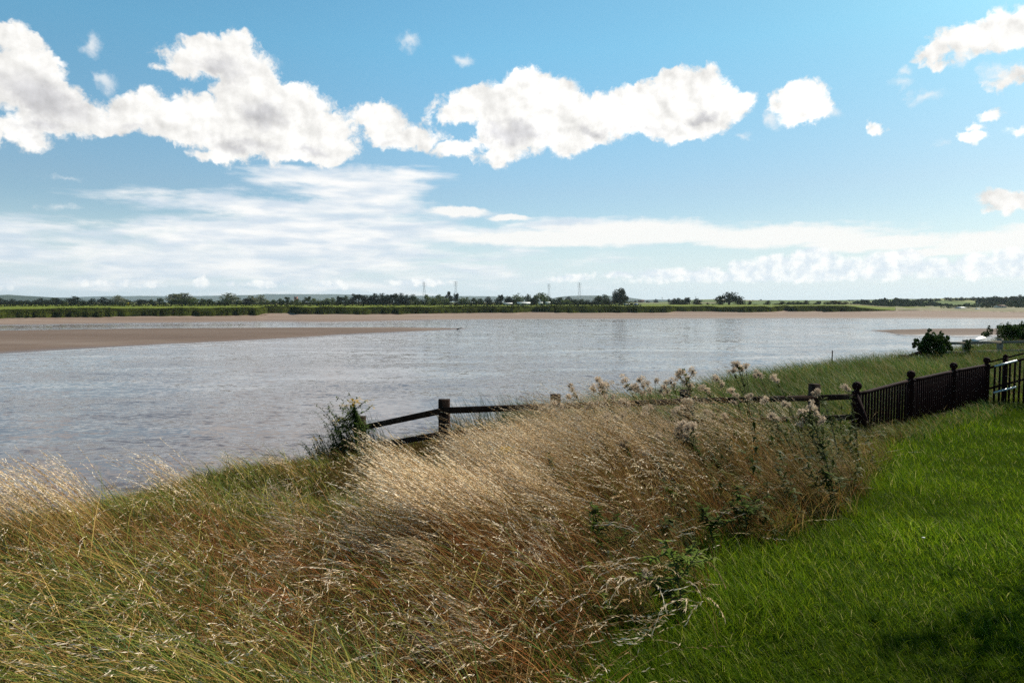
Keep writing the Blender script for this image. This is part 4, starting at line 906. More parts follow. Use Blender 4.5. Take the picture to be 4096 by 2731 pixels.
RAG = [((353, 403), [(346, 405), (342, 418), (355, 400), (366, 400), (338, 421), (316, 438), (372, 405)], 10.55, 'tall ragwort with bright yellow flowers in front of the end fence post', 0.9, (8, 5, 5, 12, 3, 2, 3, 2)),
       ((507, 449), [(499, 456), (503, 453), (512, 446), (516, 452)], 5.9, 'ragwort with a few yellow flowers among the straw right of the fence', 0.5, (7, 5, 6, 2, 2)),
       ((449, 477), [(445, 478), (454, 476)], 6.6, 'low ragwort with small yellow flowers in the grass below the fence', 0.3, (4, 3, 3))]
for i, (tp, hd, Y, lab, _, cnts) in enumerate(RAG):
    rnd = random.Random(700+i); tip = hity(tp[0], tp[1], Y); bx = tip[0]+.05; z0 = gzf(bx, Y)-.02; loc = np.array([bx, Y, z0]); root = empty('ragwort', tuple(loc)); tag(root, lab, 'ragwort', 'yellow flowering ragworts')
    H_ = [hity(a, b_, Y+rnd.uniform(-.1, .1))-loc for a, b_ in hd]
    extra = [np.array([rnd.uniform(-.45, .3), rnd.uniform(-.15, .1), rnd.uniform(.3, .75)*(tip-loc)[2]]) for _ in range(26 if i == 0 else 5)]
    stem_plant(root, (0, 0, 0), tip-loc, (0.03, 0, 0.1), 0.008, leafn=200 if i == 0 else 50, leafL=0.075, heads=H_+extra, rnd=rnd, leafcol=((0.06, 0.10, 0.015), (0.09, 0.13, 0.02), (0.04, 0.065, 0.015)))
    for j, h in enumerate([tip-loc]+H_): flowers(root, h, 0.03 if i else 0.05, cnts[j]*2, 40+i*10+j)
# dark reedy tufts standing up around the wooden fence
x, y = [], []
for (cx_, cy_, r_, k) in ((-0.3, 11.4, .9, 900), (-2.4, 11.5, .3, 120), (0.6, 11.8, .7, 500), (2.0, 12.6, 1.2, 260), (4.0, 13.5, 1.5, 200), (-2.9, 11.3, .3, 200)):
    a = rng.random(k)*6.283; q_ = np.sqrt(rng.random(k))*r_; x.append(cx_+q_*np.cos(a)); y.append(cy_+q_*np.sin(a))
x = np.concatenate(x); y = np.concatenate(y); n = len(x)
(V, F, cc_), _, _ = blades(x, y, 0.35+0.6*rng.random(n)**1.5, 0.05+0.3*rng.random(n), 0.5+0.7*rng.random(n), WIND+rng.normal(0, .8, n), 0.006+0.004*rng.random(n), pal(n, [(0.03, 0.055, 0.02), (0.05, 0.075, 0.03), (0.09, 0.07, 0.03)], [3, 2, 1]), 5)
o = mesh_np('sedge', V, [F], M['grass'], col=cc_); tag(o, 'dark upright sedge around the wooden fence posts', 'sedge', kind='stuff')

# ------------------------------------------------------------------ bushes near the right fence
def crown_mesh(name, lobes, n, size, cols, seed, parent=None, mat='tree', shell=0.55, flat=0.0):
    """leaf-clump faces spread through lobes [(x,y,z,rx,ry,rz)]; uneven outline"""
    g_ = np.random.default_rng(seed); lobes = np.array(lobes); wts = (lobes[:, 3]*lobes[:, 5]); k = g_.choice(len(lobes), n, p=wts/wts.sum())
    d = g_.normal(0, 1, (n, 3)); d /= np.linalg.norm(d, axis=1)[:, None]
    r = shell+(1-shell)*g_.random(n)**0.6; r *= 1+0.18*g_.normal(0, 1, n)*(g_.random(n) < .25)
    P = lobes[k, :3]+d*lobes[k, 3:]*r[:, None]
    nn = d+g_.normal(0, .55, (n, 3)); nn /= np.linalg.norm(nn, axis=1)[:, None]
    a = np.cross(nn, g_.normal(0, 1, (n, 3))); a /= np.linalg.norm(a, axis=1)[:, None]; b_ = np.cross(nn, a)
    s_ = (size*(0.55+0.9*g_.random(n)))[:, None]
    V = np.stack([P-a*s_, P-b_*s_*.6, P+a*s_, P+b_*s_*.6], 1).reshape(-1, 3)
    tone_l = 0.75+0.5*g_.random(len(lobes)); c = np.array(cols)[g_.integers(0, len(cols), n)]*(0.7+0.6*g_.random((n, 1)))*tone_l[k][:, None]
    return mesh_np(name, V, [np.arange(n*4).reshape(-1, 4)], M[mat], parent, np.repeat(c, 4, 0))
def lobeset(seed, R_, H0, H1, n, sx=1.0, pointy=0.0, lobe=0.42):
    g_ = random.Random(seed); L = []
    for i in range(n):
        t_ = g_.random(); z = H0+(H1-H0)*(0.15+0.75*t_); prof = math.sin(math.pi*min(1, max(0.06, t_*(0.9 if not pointy else 1.0)+0.08)))**(0.6) if not pointy else (1-t_*0.75)
        a = g_.random()*6.283; q_ = R_*prof*0.62*math.sqrt(g_.random()); rr_ = R_*lobe*g_.uniform(.7, 1.15)*(0.6+0.5*prof)
        L.append((q_*math.cos(a)*sx, q_*math.sin(a), z, rr_*sx, rr_, rr_*0.8))
    return L
def bush(px, py_top, py_base, Y, wpx, label, cols, seed, n=2600, name='bush', size=0.07):
    p = hity(px, py_base, Y); z0 = gzf(p[0], Y)-0.1; hgt = float(hity(px, py_top, Y)[2]-z0); Rr = wpx/2/FPX*Y
    root = empty(name, (float(p[0]), Y, z0)); tag(root, label, 'bush')
    rq = random.Random(seed*3); lo = lobeset(seed, Rr, 0.0, hgt*.92, 30, 1.0, 0, .26)
    for _ in range(26):
        a = rq.random()*6.28; e = rq.uniform(.1, 1.3); q2 = rq.uniform(.8, 1.08); lo.append((Rr*q2*math.cos(a)*math.cos(e)*.95, Rr*q2*math.sin(a)*math.cos(e)*.8, hgt*(.35+.62*math.sin(e)*q2), Rr*.10, Rr*.10, Rr*rq.uniform(.08, .22)))
    crown_mesh('crown', lo, int(n*1.5), size*.85, cols, seed, root, 'leaf', .4)
    mb = MB(); rnd = random.Random(seed)
    for i in range(7):
        a = rnd.random()*6.28; mb.tube([(0, 0, -.1), (math.cos(a)*Rr*.25, math.sin(a)*Rr*.25, hgt*.35), (math.cos(a)*Rr*.6, math.sin(a)*Rr*.6, hgt*rnd.uniform(.6, .9))], [0.03, .02, .008], 5)
    mb.build('branch', M['bark'], root, True)
BG = [(0.022, 0.042, 0.008), (0.035, 0.06, 0.012), (0.05, 0.085, 0.015)]
bush(932, 330, 357, 33.5, 40, 'round dark green bush between the river and the grey fence', BG, 3, 3800)
bush(1014, 323.5, 343, 47, 58, 'large dark bramble bush at the right edge above the fence', BG, 5, 5200, size=.08)
bush(1060, 323, 345, 46, 60, 'tall bramble thicket continuing beyond the right edge', BG, 6, 4200, size=.09)
bush(968, 338, 352, 36.4, 10, 'small ivy clump wrapped round the left post of the grey fence', BG, 9, 700, size=.05)
bush(346, 440, 462, 11.1, 34, 'dark scrubby shrub at the foot of the end fence post', [(0.03, 0.04, 0.01), (0.05, 0.06, 0.015)], 12, 1200, size=.035)
mb = MB()
a = np.array(dpt(971.5, 339.6, 43)); b_ = np.array(dpt(985.5, 336.2, 44.5)); mb.beam(a+(.12, 0, -.05), b_+(-.12, 0, -.05), 0.30, 0.12, (0, -.5, 1), .25)
tag(mb.build('concrete_slab', M['white']), 'pale slanted concrete slab lying beside the bramble bush', 'slab')
# brick lying in the grass and a white flower on the lawn
bk = hitz(275, 663, 5.98); mb = MB(); zz = gzf(bk[0], bk[1])
for i in range(5):
    for j in range(2): mb.beam((bk[0]-.28+.225*j+.1*(i % 2), bk[1]-.1+.07*i, zz+.10+.02*i), (bk[0]-.07+.225*j+.1*(i % 2), bk[1]-.1+.07*i, zz+.105+.02*i), 0.06, 0.06, (0, 0, 1), .1)
tag(mb.build('brick_rubble', M['brick']), 'half buried reddish bricks in the grass at the lower left', 'bricks')
fl = hitz(922.5, 562, 6.0); root = empty('daisy', (fl[0], fl[1], gzf(fl[0], fl[1]))); tag(root, 'single white daisy in the lawn', 'flower')
mb = MB(); mb.tube([(0, 0, 0), (0, 0, .11)], .0015, 5); mb.build('stem', M['stemgreen'], root)
mb = MB(); mb.lathe([(0.003, .108), (0.011, .112), (0.012, .115), (0.003, .117)], (0, 0, 0), 10); mb.build('petals', M['white'], root)
#NEAR_END
# ------------------------------------------------------------------ trees beyond the river
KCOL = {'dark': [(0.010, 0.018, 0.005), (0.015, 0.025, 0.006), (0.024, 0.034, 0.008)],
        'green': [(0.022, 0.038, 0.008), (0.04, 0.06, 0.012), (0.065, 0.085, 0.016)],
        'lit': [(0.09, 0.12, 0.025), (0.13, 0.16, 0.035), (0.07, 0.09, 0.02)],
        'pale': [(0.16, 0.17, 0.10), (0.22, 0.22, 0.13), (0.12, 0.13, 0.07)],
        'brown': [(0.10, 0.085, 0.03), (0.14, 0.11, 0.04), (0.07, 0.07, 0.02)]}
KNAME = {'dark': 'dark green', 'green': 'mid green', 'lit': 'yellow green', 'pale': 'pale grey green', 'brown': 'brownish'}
def proto_lobes(shape, seed):
    g_ = random.Random(seed)
    if shape == 'round': return lobeset(seed, 0.5, -0.08, 0.97, 26, 1, 0, .36)+[(g_.uniform(-.32, .32), g_.uniform(-.3, .3), g_.uniform(.05, .25), .2, .2, .17) for _ in range(6)]
    if shape == 'oak':
        L = []
        for i in range(26):
            a = g_.random()*6.283; e = g_.random()**.7; q_ = 0.40*math.sqrt(g_.random()); z = 0.12+0.72*e*math.sqrt(max(0, 1-(q_/.46)**2)); rr = g_.uniform(.12, .19)
            L.append((q_*math.cos(a), q_*math.sin(a), z, rr, rr, rr*.9))
        return L
    if shape == 'tall': return [(0.16*math.cos(a), 0.16*math.sin(a), 0.18+.7*i/17, .30*(1-.45*i/17), .30*(1-.45*i/17), .12) for i, a in enumerate([g_.random()*6.28 for _ in range(18)])]
    if shape == 'mound': return lobeset(seed, 0.5, 0.0, 0.95, 24, 1, 0, .34)
    if shape == 'ragged':
        L = lobeset(seed, 0.48, -0.05, 0.92, 22, 1, 0, .30); L += [(g_.uniform(-.3, .3), g_.uniform(-.2, .2), g_.uniform(.66, .86), .12, .12, .12) for _ in range(5)]; return L
PROTO = {}
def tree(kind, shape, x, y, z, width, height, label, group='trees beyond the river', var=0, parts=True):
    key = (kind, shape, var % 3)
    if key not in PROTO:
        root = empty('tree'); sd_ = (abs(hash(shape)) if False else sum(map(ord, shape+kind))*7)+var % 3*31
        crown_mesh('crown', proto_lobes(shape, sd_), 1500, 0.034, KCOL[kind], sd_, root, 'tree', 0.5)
        mb = MB(); mb.tube([(0, 0, -.06), (0.01, 0, .15), (-.01, 0.01, .45), (0, 0, .75)], [.05, .036, .024, .008], 7)
        for k in range(5):
            a = k*1.3+sd_; mb.tube([(0, 0, .2+.07*k), (.16*math.cos(a), .16*math.sin(a), .38+.07*k), (.28*math.cos(a), .28*math.sin(a), .5+.07*k)], [.018, .011, .004], 5)
        mb.build('trunk', M['bark'], root, True); PROTO[key] = root
    else:
        src = PROTO[key]; root = src.copy(); C.objects.link(root)
        for ch in [c for c in bpy.data.objects if c.parent == src]:
            c = ch.copy(); C.objects.link(c); c.parent = root
    root.name = 'tree'; root.location = (x, y, z); root.scale = (width, width, height); root.rotation_euler = (0, 0, (var*1.7) % 6.28)
    tag(root, label, 'tree', group); return root
TR = []   # (pixel x, pixel top y, pixel width, kind, shape, distance, special label or None)
def c1(X, Y, W, k, s_='round', D=620, l=None): TR.append((X/9.188, 275+Y/9.188, W/9.188, k, s_, D, l))
def c2(X, Y, W, k, s_='round', D=620, l=None): TR.append((256+X/9.188, 275+Y/9.188, W/9.188, k, s_, D, l))
def c3(X, Y, W, k, s_='round', D=620, l=None): TR.append((512+X/9.188, 275+Y/9.188, W/9.188, k, s_, D, l))
def c4(X, Y, W, k, s_='round', D=620, l=None): TR.append((768+X/9.188, 275+Y/9.188, W/9.188, k, s_, D, l))
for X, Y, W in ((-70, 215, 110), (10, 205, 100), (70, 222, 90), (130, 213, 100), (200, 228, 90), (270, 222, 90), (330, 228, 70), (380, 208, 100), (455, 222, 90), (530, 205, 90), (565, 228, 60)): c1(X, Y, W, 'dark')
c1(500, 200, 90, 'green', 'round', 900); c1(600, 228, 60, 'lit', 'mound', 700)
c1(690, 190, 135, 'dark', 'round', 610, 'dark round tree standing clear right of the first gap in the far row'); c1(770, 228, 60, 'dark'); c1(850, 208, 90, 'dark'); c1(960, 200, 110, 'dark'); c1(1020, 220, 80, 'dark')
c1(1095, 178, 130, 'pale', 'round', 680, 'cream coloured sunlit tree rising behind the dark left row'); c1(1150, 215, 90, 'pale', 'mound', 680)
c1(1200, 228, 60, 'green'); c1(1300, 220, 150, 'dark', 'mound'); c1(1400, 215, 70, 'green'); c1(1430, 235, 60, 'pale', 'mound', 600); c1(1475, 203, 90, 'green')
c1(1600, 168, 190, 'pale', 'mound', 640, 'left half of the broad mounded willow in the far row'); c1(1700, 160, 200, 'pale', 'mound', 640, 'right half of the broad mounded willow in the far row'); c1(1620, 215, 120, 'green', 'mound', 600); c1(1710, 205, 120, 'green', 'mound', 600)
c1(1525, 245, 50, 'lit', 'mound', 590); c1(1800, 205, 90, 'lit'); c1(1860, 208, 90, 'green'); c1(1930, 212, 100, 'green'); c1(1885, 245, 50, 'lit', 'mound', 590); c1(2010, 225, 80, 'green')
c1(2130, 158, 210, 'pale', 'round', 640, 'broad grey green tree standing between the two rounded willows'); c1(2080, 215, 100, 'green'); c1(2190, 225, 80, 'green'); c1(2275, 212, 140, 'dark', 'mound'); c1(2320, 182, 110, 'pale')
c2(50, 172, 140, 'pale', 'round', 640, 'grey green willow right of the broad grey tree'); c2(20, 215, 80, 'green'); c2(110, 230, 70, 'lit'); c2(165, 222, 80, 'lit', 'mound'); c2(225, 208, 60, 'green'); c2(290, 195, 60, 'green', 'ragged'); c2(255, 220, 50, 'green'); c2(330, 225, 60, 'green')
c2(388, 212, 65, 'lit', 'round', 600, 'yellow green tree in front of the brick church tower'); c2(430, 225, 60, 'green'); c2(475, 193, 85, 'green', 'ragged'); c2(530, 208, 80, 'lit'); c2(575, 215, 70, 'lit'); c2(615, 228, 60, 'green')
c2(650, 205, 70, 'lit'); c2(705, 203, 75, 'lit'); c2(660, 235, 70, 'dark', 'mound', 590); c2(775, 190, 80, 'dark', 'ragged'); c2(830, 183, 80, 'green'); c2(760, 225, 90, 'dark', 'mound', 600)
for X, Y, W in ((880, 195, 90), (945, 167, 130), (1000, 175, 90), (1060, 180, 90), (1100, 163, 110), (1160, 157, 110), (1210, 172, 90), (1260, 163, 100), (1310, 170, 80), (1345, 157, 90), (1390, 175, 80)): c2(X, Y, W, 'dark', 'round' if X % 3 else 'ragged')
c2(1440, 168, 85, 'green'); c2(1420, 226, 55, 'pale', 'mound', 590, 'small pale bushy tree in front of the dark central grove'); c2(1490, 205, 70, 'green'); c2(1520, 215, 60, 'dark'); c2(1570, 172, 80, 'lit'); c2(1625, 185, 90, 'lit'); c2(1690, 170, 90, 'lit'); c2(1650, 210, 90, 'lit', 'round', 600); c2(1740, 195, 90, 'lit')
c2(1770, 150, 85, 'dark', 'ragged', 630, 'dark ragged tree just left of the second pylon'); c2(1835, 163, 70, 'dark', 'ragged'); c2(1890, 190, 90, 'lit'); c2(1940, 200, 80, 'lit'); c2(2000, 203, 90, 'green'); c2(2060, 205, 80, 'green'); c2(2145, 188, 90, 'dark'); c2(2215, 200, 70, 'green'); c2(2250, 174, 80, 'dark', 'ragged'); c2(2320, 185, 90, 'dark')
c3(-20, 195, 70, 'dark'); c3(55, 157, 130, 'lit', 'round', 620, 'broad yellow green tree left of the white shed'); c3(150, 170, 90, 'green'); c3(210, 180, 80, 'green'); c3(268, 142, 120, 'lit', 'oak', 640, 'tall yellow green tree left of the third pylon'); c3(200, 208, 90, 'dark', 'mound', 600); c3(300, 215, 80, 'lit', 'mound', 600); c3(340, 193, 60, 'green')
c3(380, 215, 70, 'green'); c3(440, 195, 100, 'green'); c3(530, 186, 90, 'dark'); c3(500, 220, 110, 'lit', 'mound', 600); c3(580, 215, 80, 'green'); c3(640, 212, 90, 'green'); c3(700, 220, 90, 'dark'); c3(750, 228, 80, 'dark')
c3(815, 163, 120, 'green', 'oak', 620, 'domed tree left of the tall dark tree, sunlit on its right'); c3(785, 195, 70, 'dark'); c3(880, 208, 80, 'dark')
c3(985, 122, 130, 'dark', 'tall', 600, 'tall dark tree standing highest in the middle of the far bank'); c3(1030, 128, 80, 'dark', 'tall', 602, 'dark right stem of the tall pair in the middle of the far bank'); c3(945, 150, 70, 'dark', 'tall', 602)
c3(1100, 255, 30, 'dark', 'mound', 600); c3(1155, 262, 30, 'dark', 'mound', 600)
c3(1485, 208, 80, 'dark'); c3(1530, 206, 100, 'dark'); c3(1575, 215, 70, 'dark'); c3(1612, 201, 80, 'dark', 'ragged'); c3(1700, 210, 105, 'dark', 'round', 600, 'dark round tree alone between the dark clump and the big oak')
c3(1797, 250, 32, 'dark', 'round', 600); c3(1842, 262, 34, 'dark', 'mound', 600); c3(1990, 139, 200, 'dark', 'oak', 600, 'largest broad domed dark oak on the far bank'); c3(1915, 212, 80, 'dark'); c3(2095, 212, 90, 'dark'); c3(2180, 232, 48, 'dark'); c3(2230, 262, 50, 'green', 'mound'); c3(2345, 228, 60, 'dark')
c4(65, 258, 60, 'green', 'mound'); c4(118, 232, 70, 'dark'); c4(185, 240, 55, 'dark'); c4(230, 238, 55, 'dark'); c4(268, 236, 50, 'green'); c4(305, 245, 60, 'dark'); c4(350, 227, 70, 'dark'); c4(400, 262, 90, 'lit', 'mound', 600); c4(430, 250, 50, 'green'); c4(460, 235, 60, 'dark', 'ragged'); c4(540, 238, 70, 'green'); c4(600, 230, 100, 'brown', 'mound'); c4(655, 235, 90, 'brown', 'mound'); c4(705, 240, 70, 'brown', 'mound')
LANDMARKS = [(0, 'the left edge'), (75, 'the lone round tree'), (119, 'the cream sunlit tree'), (178, 'the broad mounded willow'), (232, 'the broad grey tree'), (296, 'the church tower'), (358, 'the pale low bush'), (424.4, 'the first pylon'), (456, 'the second pylon'), (520, 'the white shed'), (549, 'the third pylon'), (579.3, 'the fourth pylon'), (620, 'the tall dark tree'), (697, 'the lone round dark tree'), (728, 'the big oak'), (775, 'the pale rising field'), (820, 'the yellow bushes')]
ORD = 'first second third fourth fifth sixth seventh eighth ninth tenth eleventh twelfth thirteenth fourteenth'.split()
cnt = {}
for i, (px, py, pw, kd, shp, Dd, lab) in enumerate(sorted(TR)):
    Y = Dd*(1+0.03*math.sin(i*12.9)); X = (px-512)/FPX*Y*1.0
    ztop = EYE+(301-py)/FPX*Y; z0 = 4.9
    if lab is None:
        lm = [b for a, b in LANDMARKS if a <= px]; lm = lm[-1] if lm else 'the left edge'
        c = cnt.get(lm, 0); cnt[lm] = c+1
        form = {'mound': 'low bushy tree', 'ragged': 'ragged topped tree', 'tall': 'tall tree', 'round': 'tree', 'oak': 'domed tree'}[shp]
        lab = f"{KNAME[kd]} {form}, {ORD[min(c, 13)]} right of {lm}, far row" if px > 0 else f"{KNAME[kd]} {form} just beyond the left edge of the far row"
    tree(kd, shp, X, Y, z0-.2, pw*1.30/FPX*Y, (ztop-z0+.2)*1.06, lab, var=i)
# small far trees on the skyline behind
FT = [(512+X/9.188, 275+Y/9.188, W/9.188, 1500) for X, Y, W in ((1130, 225, 40), (1180, 222, 50), (1240, 224, 60), (1320, 212, 50), (1440, 212, 40), (1755, 228, 40), (1810, 237, 34), (1860, 236, 30), (2140, 220, 45), (2215, 222, 45), (2280, 216, 50))]
FT += [(768+X/9.188, 275+Y/9.188, W/9.188, 1500) for X, Y, W in ((100, 220, 50), (40, 228, 30), (200, 236, 40), (500, 230, 60), (560, 232, 50), (740, 220, 60), (770, 222, 60), (715, 230, 40))]
for i, (px, py, pw, Y) in enumerate(FT):
    X = (px-512)/FPX*Y; ztop = EYE+(301-py)/FPX*Y
    near_ = 'beyond the pale hill field' if px < 680 else 'between the lone dark tree and the big oak' if px < 720 else 'right of the big oak' if px < 775 else 'above the brownish bushes'
    c = cnt.get(near_, 0); cnt[near_] = c+1
    tree('dark', 'round', X, Y, ztop-pw*.9/FPX*Y, pw*1.2/FPX*Y, pw*.9/FPX*Y, f"small skyline tree, {ORD[c]} from left {near_}", 'small trees on the skyline', var=i)
# ridge trees above the right hill
RT = [(768+X/9.188, 275+Y/9.188, W/9.188) for X, Y, W in ((1160, 200, 60), (1210, 203, 60), (1270, 208, 60), (1370, 214, 60), (1410, 208, 55), (1450, 205, 55), (1490, 206, 50), (1530, 205, 55), (1570, 207, 45), (1630, 195, 55), (1670, 200, 50), (1720, 198, 55), (1770, 194, 60), (1820, 200, 50), (1870, 190, 60), (1910, 198, 55), (1960, 192, 60),
      (2010, 190, 60), (2070, 184, 75), (2110, 196, 50), (2180, 187, 65), (2230, 190, 60), (2310, 174, 85), (2352, 182, 70), (2420, 182, 80), (2500, 178, 90))]
for i, (px, py, pw) in enumerate(RT):
    Y = 1000+15*math.sin(i*5); X = (px-512)/FPX*Y; ztop = EYE+(301-py)/FPX*Y; z0 = float(terrain_h(np.array([X]), np.array([Y]))[0])
    part_ = 'left' if i < 9 else 'middle' if i < 17 else 'right'; c = i if i < 9 else i-9 if i < 17 else i-17
    h_ = max(ztop-z0, 5.0)
    tree('dark', 'oak' if i % 2 else 'round', X, Y, ztop-h_, pw*1.15/FPX*Y, h_, f"dark hedgerow tree on the right ridge, {ORD[c]} in the {part_} part of its line", 'trees along the right ridge', var=i)
# woods that read as one mass
def wood(name, label, fn_pts, n, size, cols, seed):
    g_ = np.random.default_rng(seed); L = []
    for (px, py, Y, rpx) in fn_pts(g_):
        p = hity(px, py, Y); r = rpx/FPX*Y; L.append((p[0], Y, p[2], r, r, r*.85))
        L.append((p[0], Y+1, p[2]-r*1.2, r*.9, r*.9, r))
    o = crown_mesh(name, L, n, size, cols, seed, None, 'tree', .6); tag(o, label, 'woodland', kind='stuff')
def w1(g_):
    out = []
    for i in range(150):
        X = g_.uniform(745, 1640); top = np.interp(X, [745, 830, 950, 1160, 1250, 1400, 1500, 1620], [262, 228, 216, 206, 212, 232, 240, 262])
        v = g_.random(); py = 275+(top*(1-v)+283*v)/9.188+1.4; out.append((768+X/9.188, py, 900-230*v, 2.6))
    return out
def w2(g_):
    out = []
    for i in range(190):
        X = g_.uniform(1580, 2600); top = np.interp(X, [1580, 1700, 1900, 2000, 2200, 2352, 2600], [285, 262, 262, 245, 230, 215, 205]); v = g_.random()
        py = 275+(top*(1-v)+305*v)/9.188+1.2; out.append((768+X/9.188, py, 760-200*v, 2.4))
    for i in range(50):
        X = g_.uniform(1930, 2600); py = 275+g_.uniform(208, 232)/9.188; out.append((768+X/9.188, py, 900, 2.2))
    return out
wood('woodland', 'dense dark wood covering the headland right of the meadow', w1, 16000, 1.3, [(0.012, 0.024, 0.008), (0.02, 0.034, 0.010), (0.03, 0.045, 0.012)], 3)
wood('woodland', 'dark scrubby trees along the far right shore behind the red boat', w2, 17000, 1.15, [(0.014, 0.026, 0.008), (0.024, 0.040, 0.011), (0.05, 0.06, 0.02)], 4)
# far hedge and bank tussocks
hx = np.linspace(-330, 640, 420); L = []
for i, px in enumerate(hx):
    Y = 432+8*math.sin(px*.02)-32*(1-sstep(px, 0, 350)); L.append(((px-512)/FPX*Y, Y, 5.0+.75+.35*math.sin(i*1.7)*math.sin(i*.37), 1.0, .8, .9))
L2 = []
for px in np.linspace(-330, 632, 520):
    Y = 634; hh = 1.2+2.2*float(vnoise(np.array([px*.11]), np.array([.5]), 5)[0]); L2.append(((px-512)/FPX*Y, Y, 5.0+hh*.5, 1.5, 1.2, hh*.75))
tag(crown_mesh('scrub', L2, 12000, .55, [(0.018, 0.028, 0.008), (0.03, 0.045, 0.012), (0.06, 0.075, 0.02)], 18, None, 'tree', .5), 'continuous low scrub filling the gaps between the far trees', 'scrub', kind='stuff')
tag(crown_mesh('hedge', L, 9000, .38, [(0.012, 0.018, 0.006), (0.02, 0.028, 0.008)], 8, None, 'tree', .5), 'long low dark hedge across the far meadow', 'hedge')
g_ = np.random.default_rng(5); n = 70000
rr = np.array([r[:len(pb)] for r in FAR_ROWS]); ki = g_.integers(0, len(FAR_ROWS)-1, n); kj = g_.random(n)**.8*(len(pb)-2); j0 = kj.astype(int); fj = (kj-j0)[:, None]; fi = g_.random((n, 1))
P = (rr[ki, j0]*(1-fj)+rr[ki, j0+1]*fj)*(1-fi)+(rr[ki+1, j0]*(1-fj)+rr[ki+1, j0+1]*fj)*fi
clump = fbm(P[:, 0]*.12, P[:, 1]*.12, 15); H = (0.10+1.25*g_.random(n)*sstep(clump, .3, .7)*clump)*(1-.5*ki/5)*(1-.8*sstep(kj, 350, 361)); a0_ = 0; a = g_.random(n)*6.28
sd_ = np.stack([np.cos(a), np.sin(a), 0*a], 1); tipv = np.stack([-0.45*H, 0*H, H], 1)
V = np.stack([P-sd_*.28, P+sd_*.28, P+sd_*.05+tipv, P-sd_*.12+tipv*.9], 1).reshape(-1, 3)
cgr = np.array([(0.026, 0.036, 0.006), (0.045, 0.058, 0.008), (0.08, 0.085, 0.018), (0.04, 0.026, 0.013)])[g_.choice(4, n, p=[.40, .32, .12, .16])]*(.45+1.1*fbm(P[:, 0]*.03, P[:, 1]*.05, 19))[:, None]
o = mesh_np('tussock_grass', V, [np.arange(n*4).reshape(-1, 4)], M['tree'], col=np.repeat(cgr, 4, 0)); tag(o, 'rough dark green tussocks on the face of the far bank', 'bank grass', kind='stuff')

# ------------------------------------------------------------------ pylons, buildings, boat
def pylon(px, py, Y, label):
    X = (px-512)/FPX*Y; ztop = EYE+(301-py)/FPX*Y; z0 = 4.5; h = ztop-z0
    root = empty('pylon', (X, Y, z0)); tag(root, label, 'pylon', 'electricity pylons across the river'); W = 0.085*h
    mb = MB(); lv = [0, .18, .34, .48, .60, .70, .78, .85, .91, .96, 1.0]; wd = [W*(1-t_)**1.1+.55 for t_ in lv]
    for sx, sy in ((-1, -1), (1, -1), (1, 1), (-1, 1)):
        mb.tube([(sx*w_, sy*w_, t_*h) for t_, w_ in zip(lv, wd)], .10, 4)
    for (t0, w0), (t1, w1_) in zip(zip(lv[:-1], wd[:-1]), zip(lv[1:], wd[1:])):
        for a, b_ in (((-1, -1), (1, -1)), ((1, -1), (1, 1)), ((1, 1), (-1, 1)), ((-1, 1), (-1, -1))):
            mb.tube([(a[0]*w0, a[1]*w0, t0*h), (b_[0]*w1_, b_[1]*w1_, t1*h)], .08, 4); mb.tube([(b_[0]*w0, b_[1]*w0, t0*h), (a[0]*w1_, a[1]*w1_, t1*h)], .08, 4)
    mb.build('lattice_tower', M['steel'], root)
    for t_ in (.80, .88, .96):
        mb = MB(); L = 4.2; mb.tube([(-L, 0, t_*h+.6), (0, 0, t_*h+1.2), (L, 0, t_*h+.6)], .13, 4); mb.tube([(-L, 0, t_*h+.5), (0, 0, t_*h-.4), (L, 0, t_*h+.5)], .10, 4)
        o = mb.build('cross_arm', M['steel'], root)
        for s_ in (-1, 1):
            mb = MB(); mb.tube([(s_*L, 0, t_*h+.5), (s_*L, 0, t_*h-1.6)], .16, 5); mb.build('insulator', M['steel'], o)
pylon(424.4, 281.5, 1500, 'leftmost of the four large lattice pylons')
pylon(456, 281.0, 1450, 'lattice pylon rising behind the ragged dark tree, second from the left')
pylon(548.8, 283.4, 1650, 'slimmer lattice pylon right of the tall yellow green tree')
pylon(579.3, 282.3, 1550, 'lattice pylon in front of the blue hump hill')
pylon(512+1685/9.188, 275+190/9.188, 3600, 'tiny distant pylon above the dark round tree'); pylon(512+1378/9.188, 275+200/9.188, 3600, 'tiny distant pylon above the pale hill field')
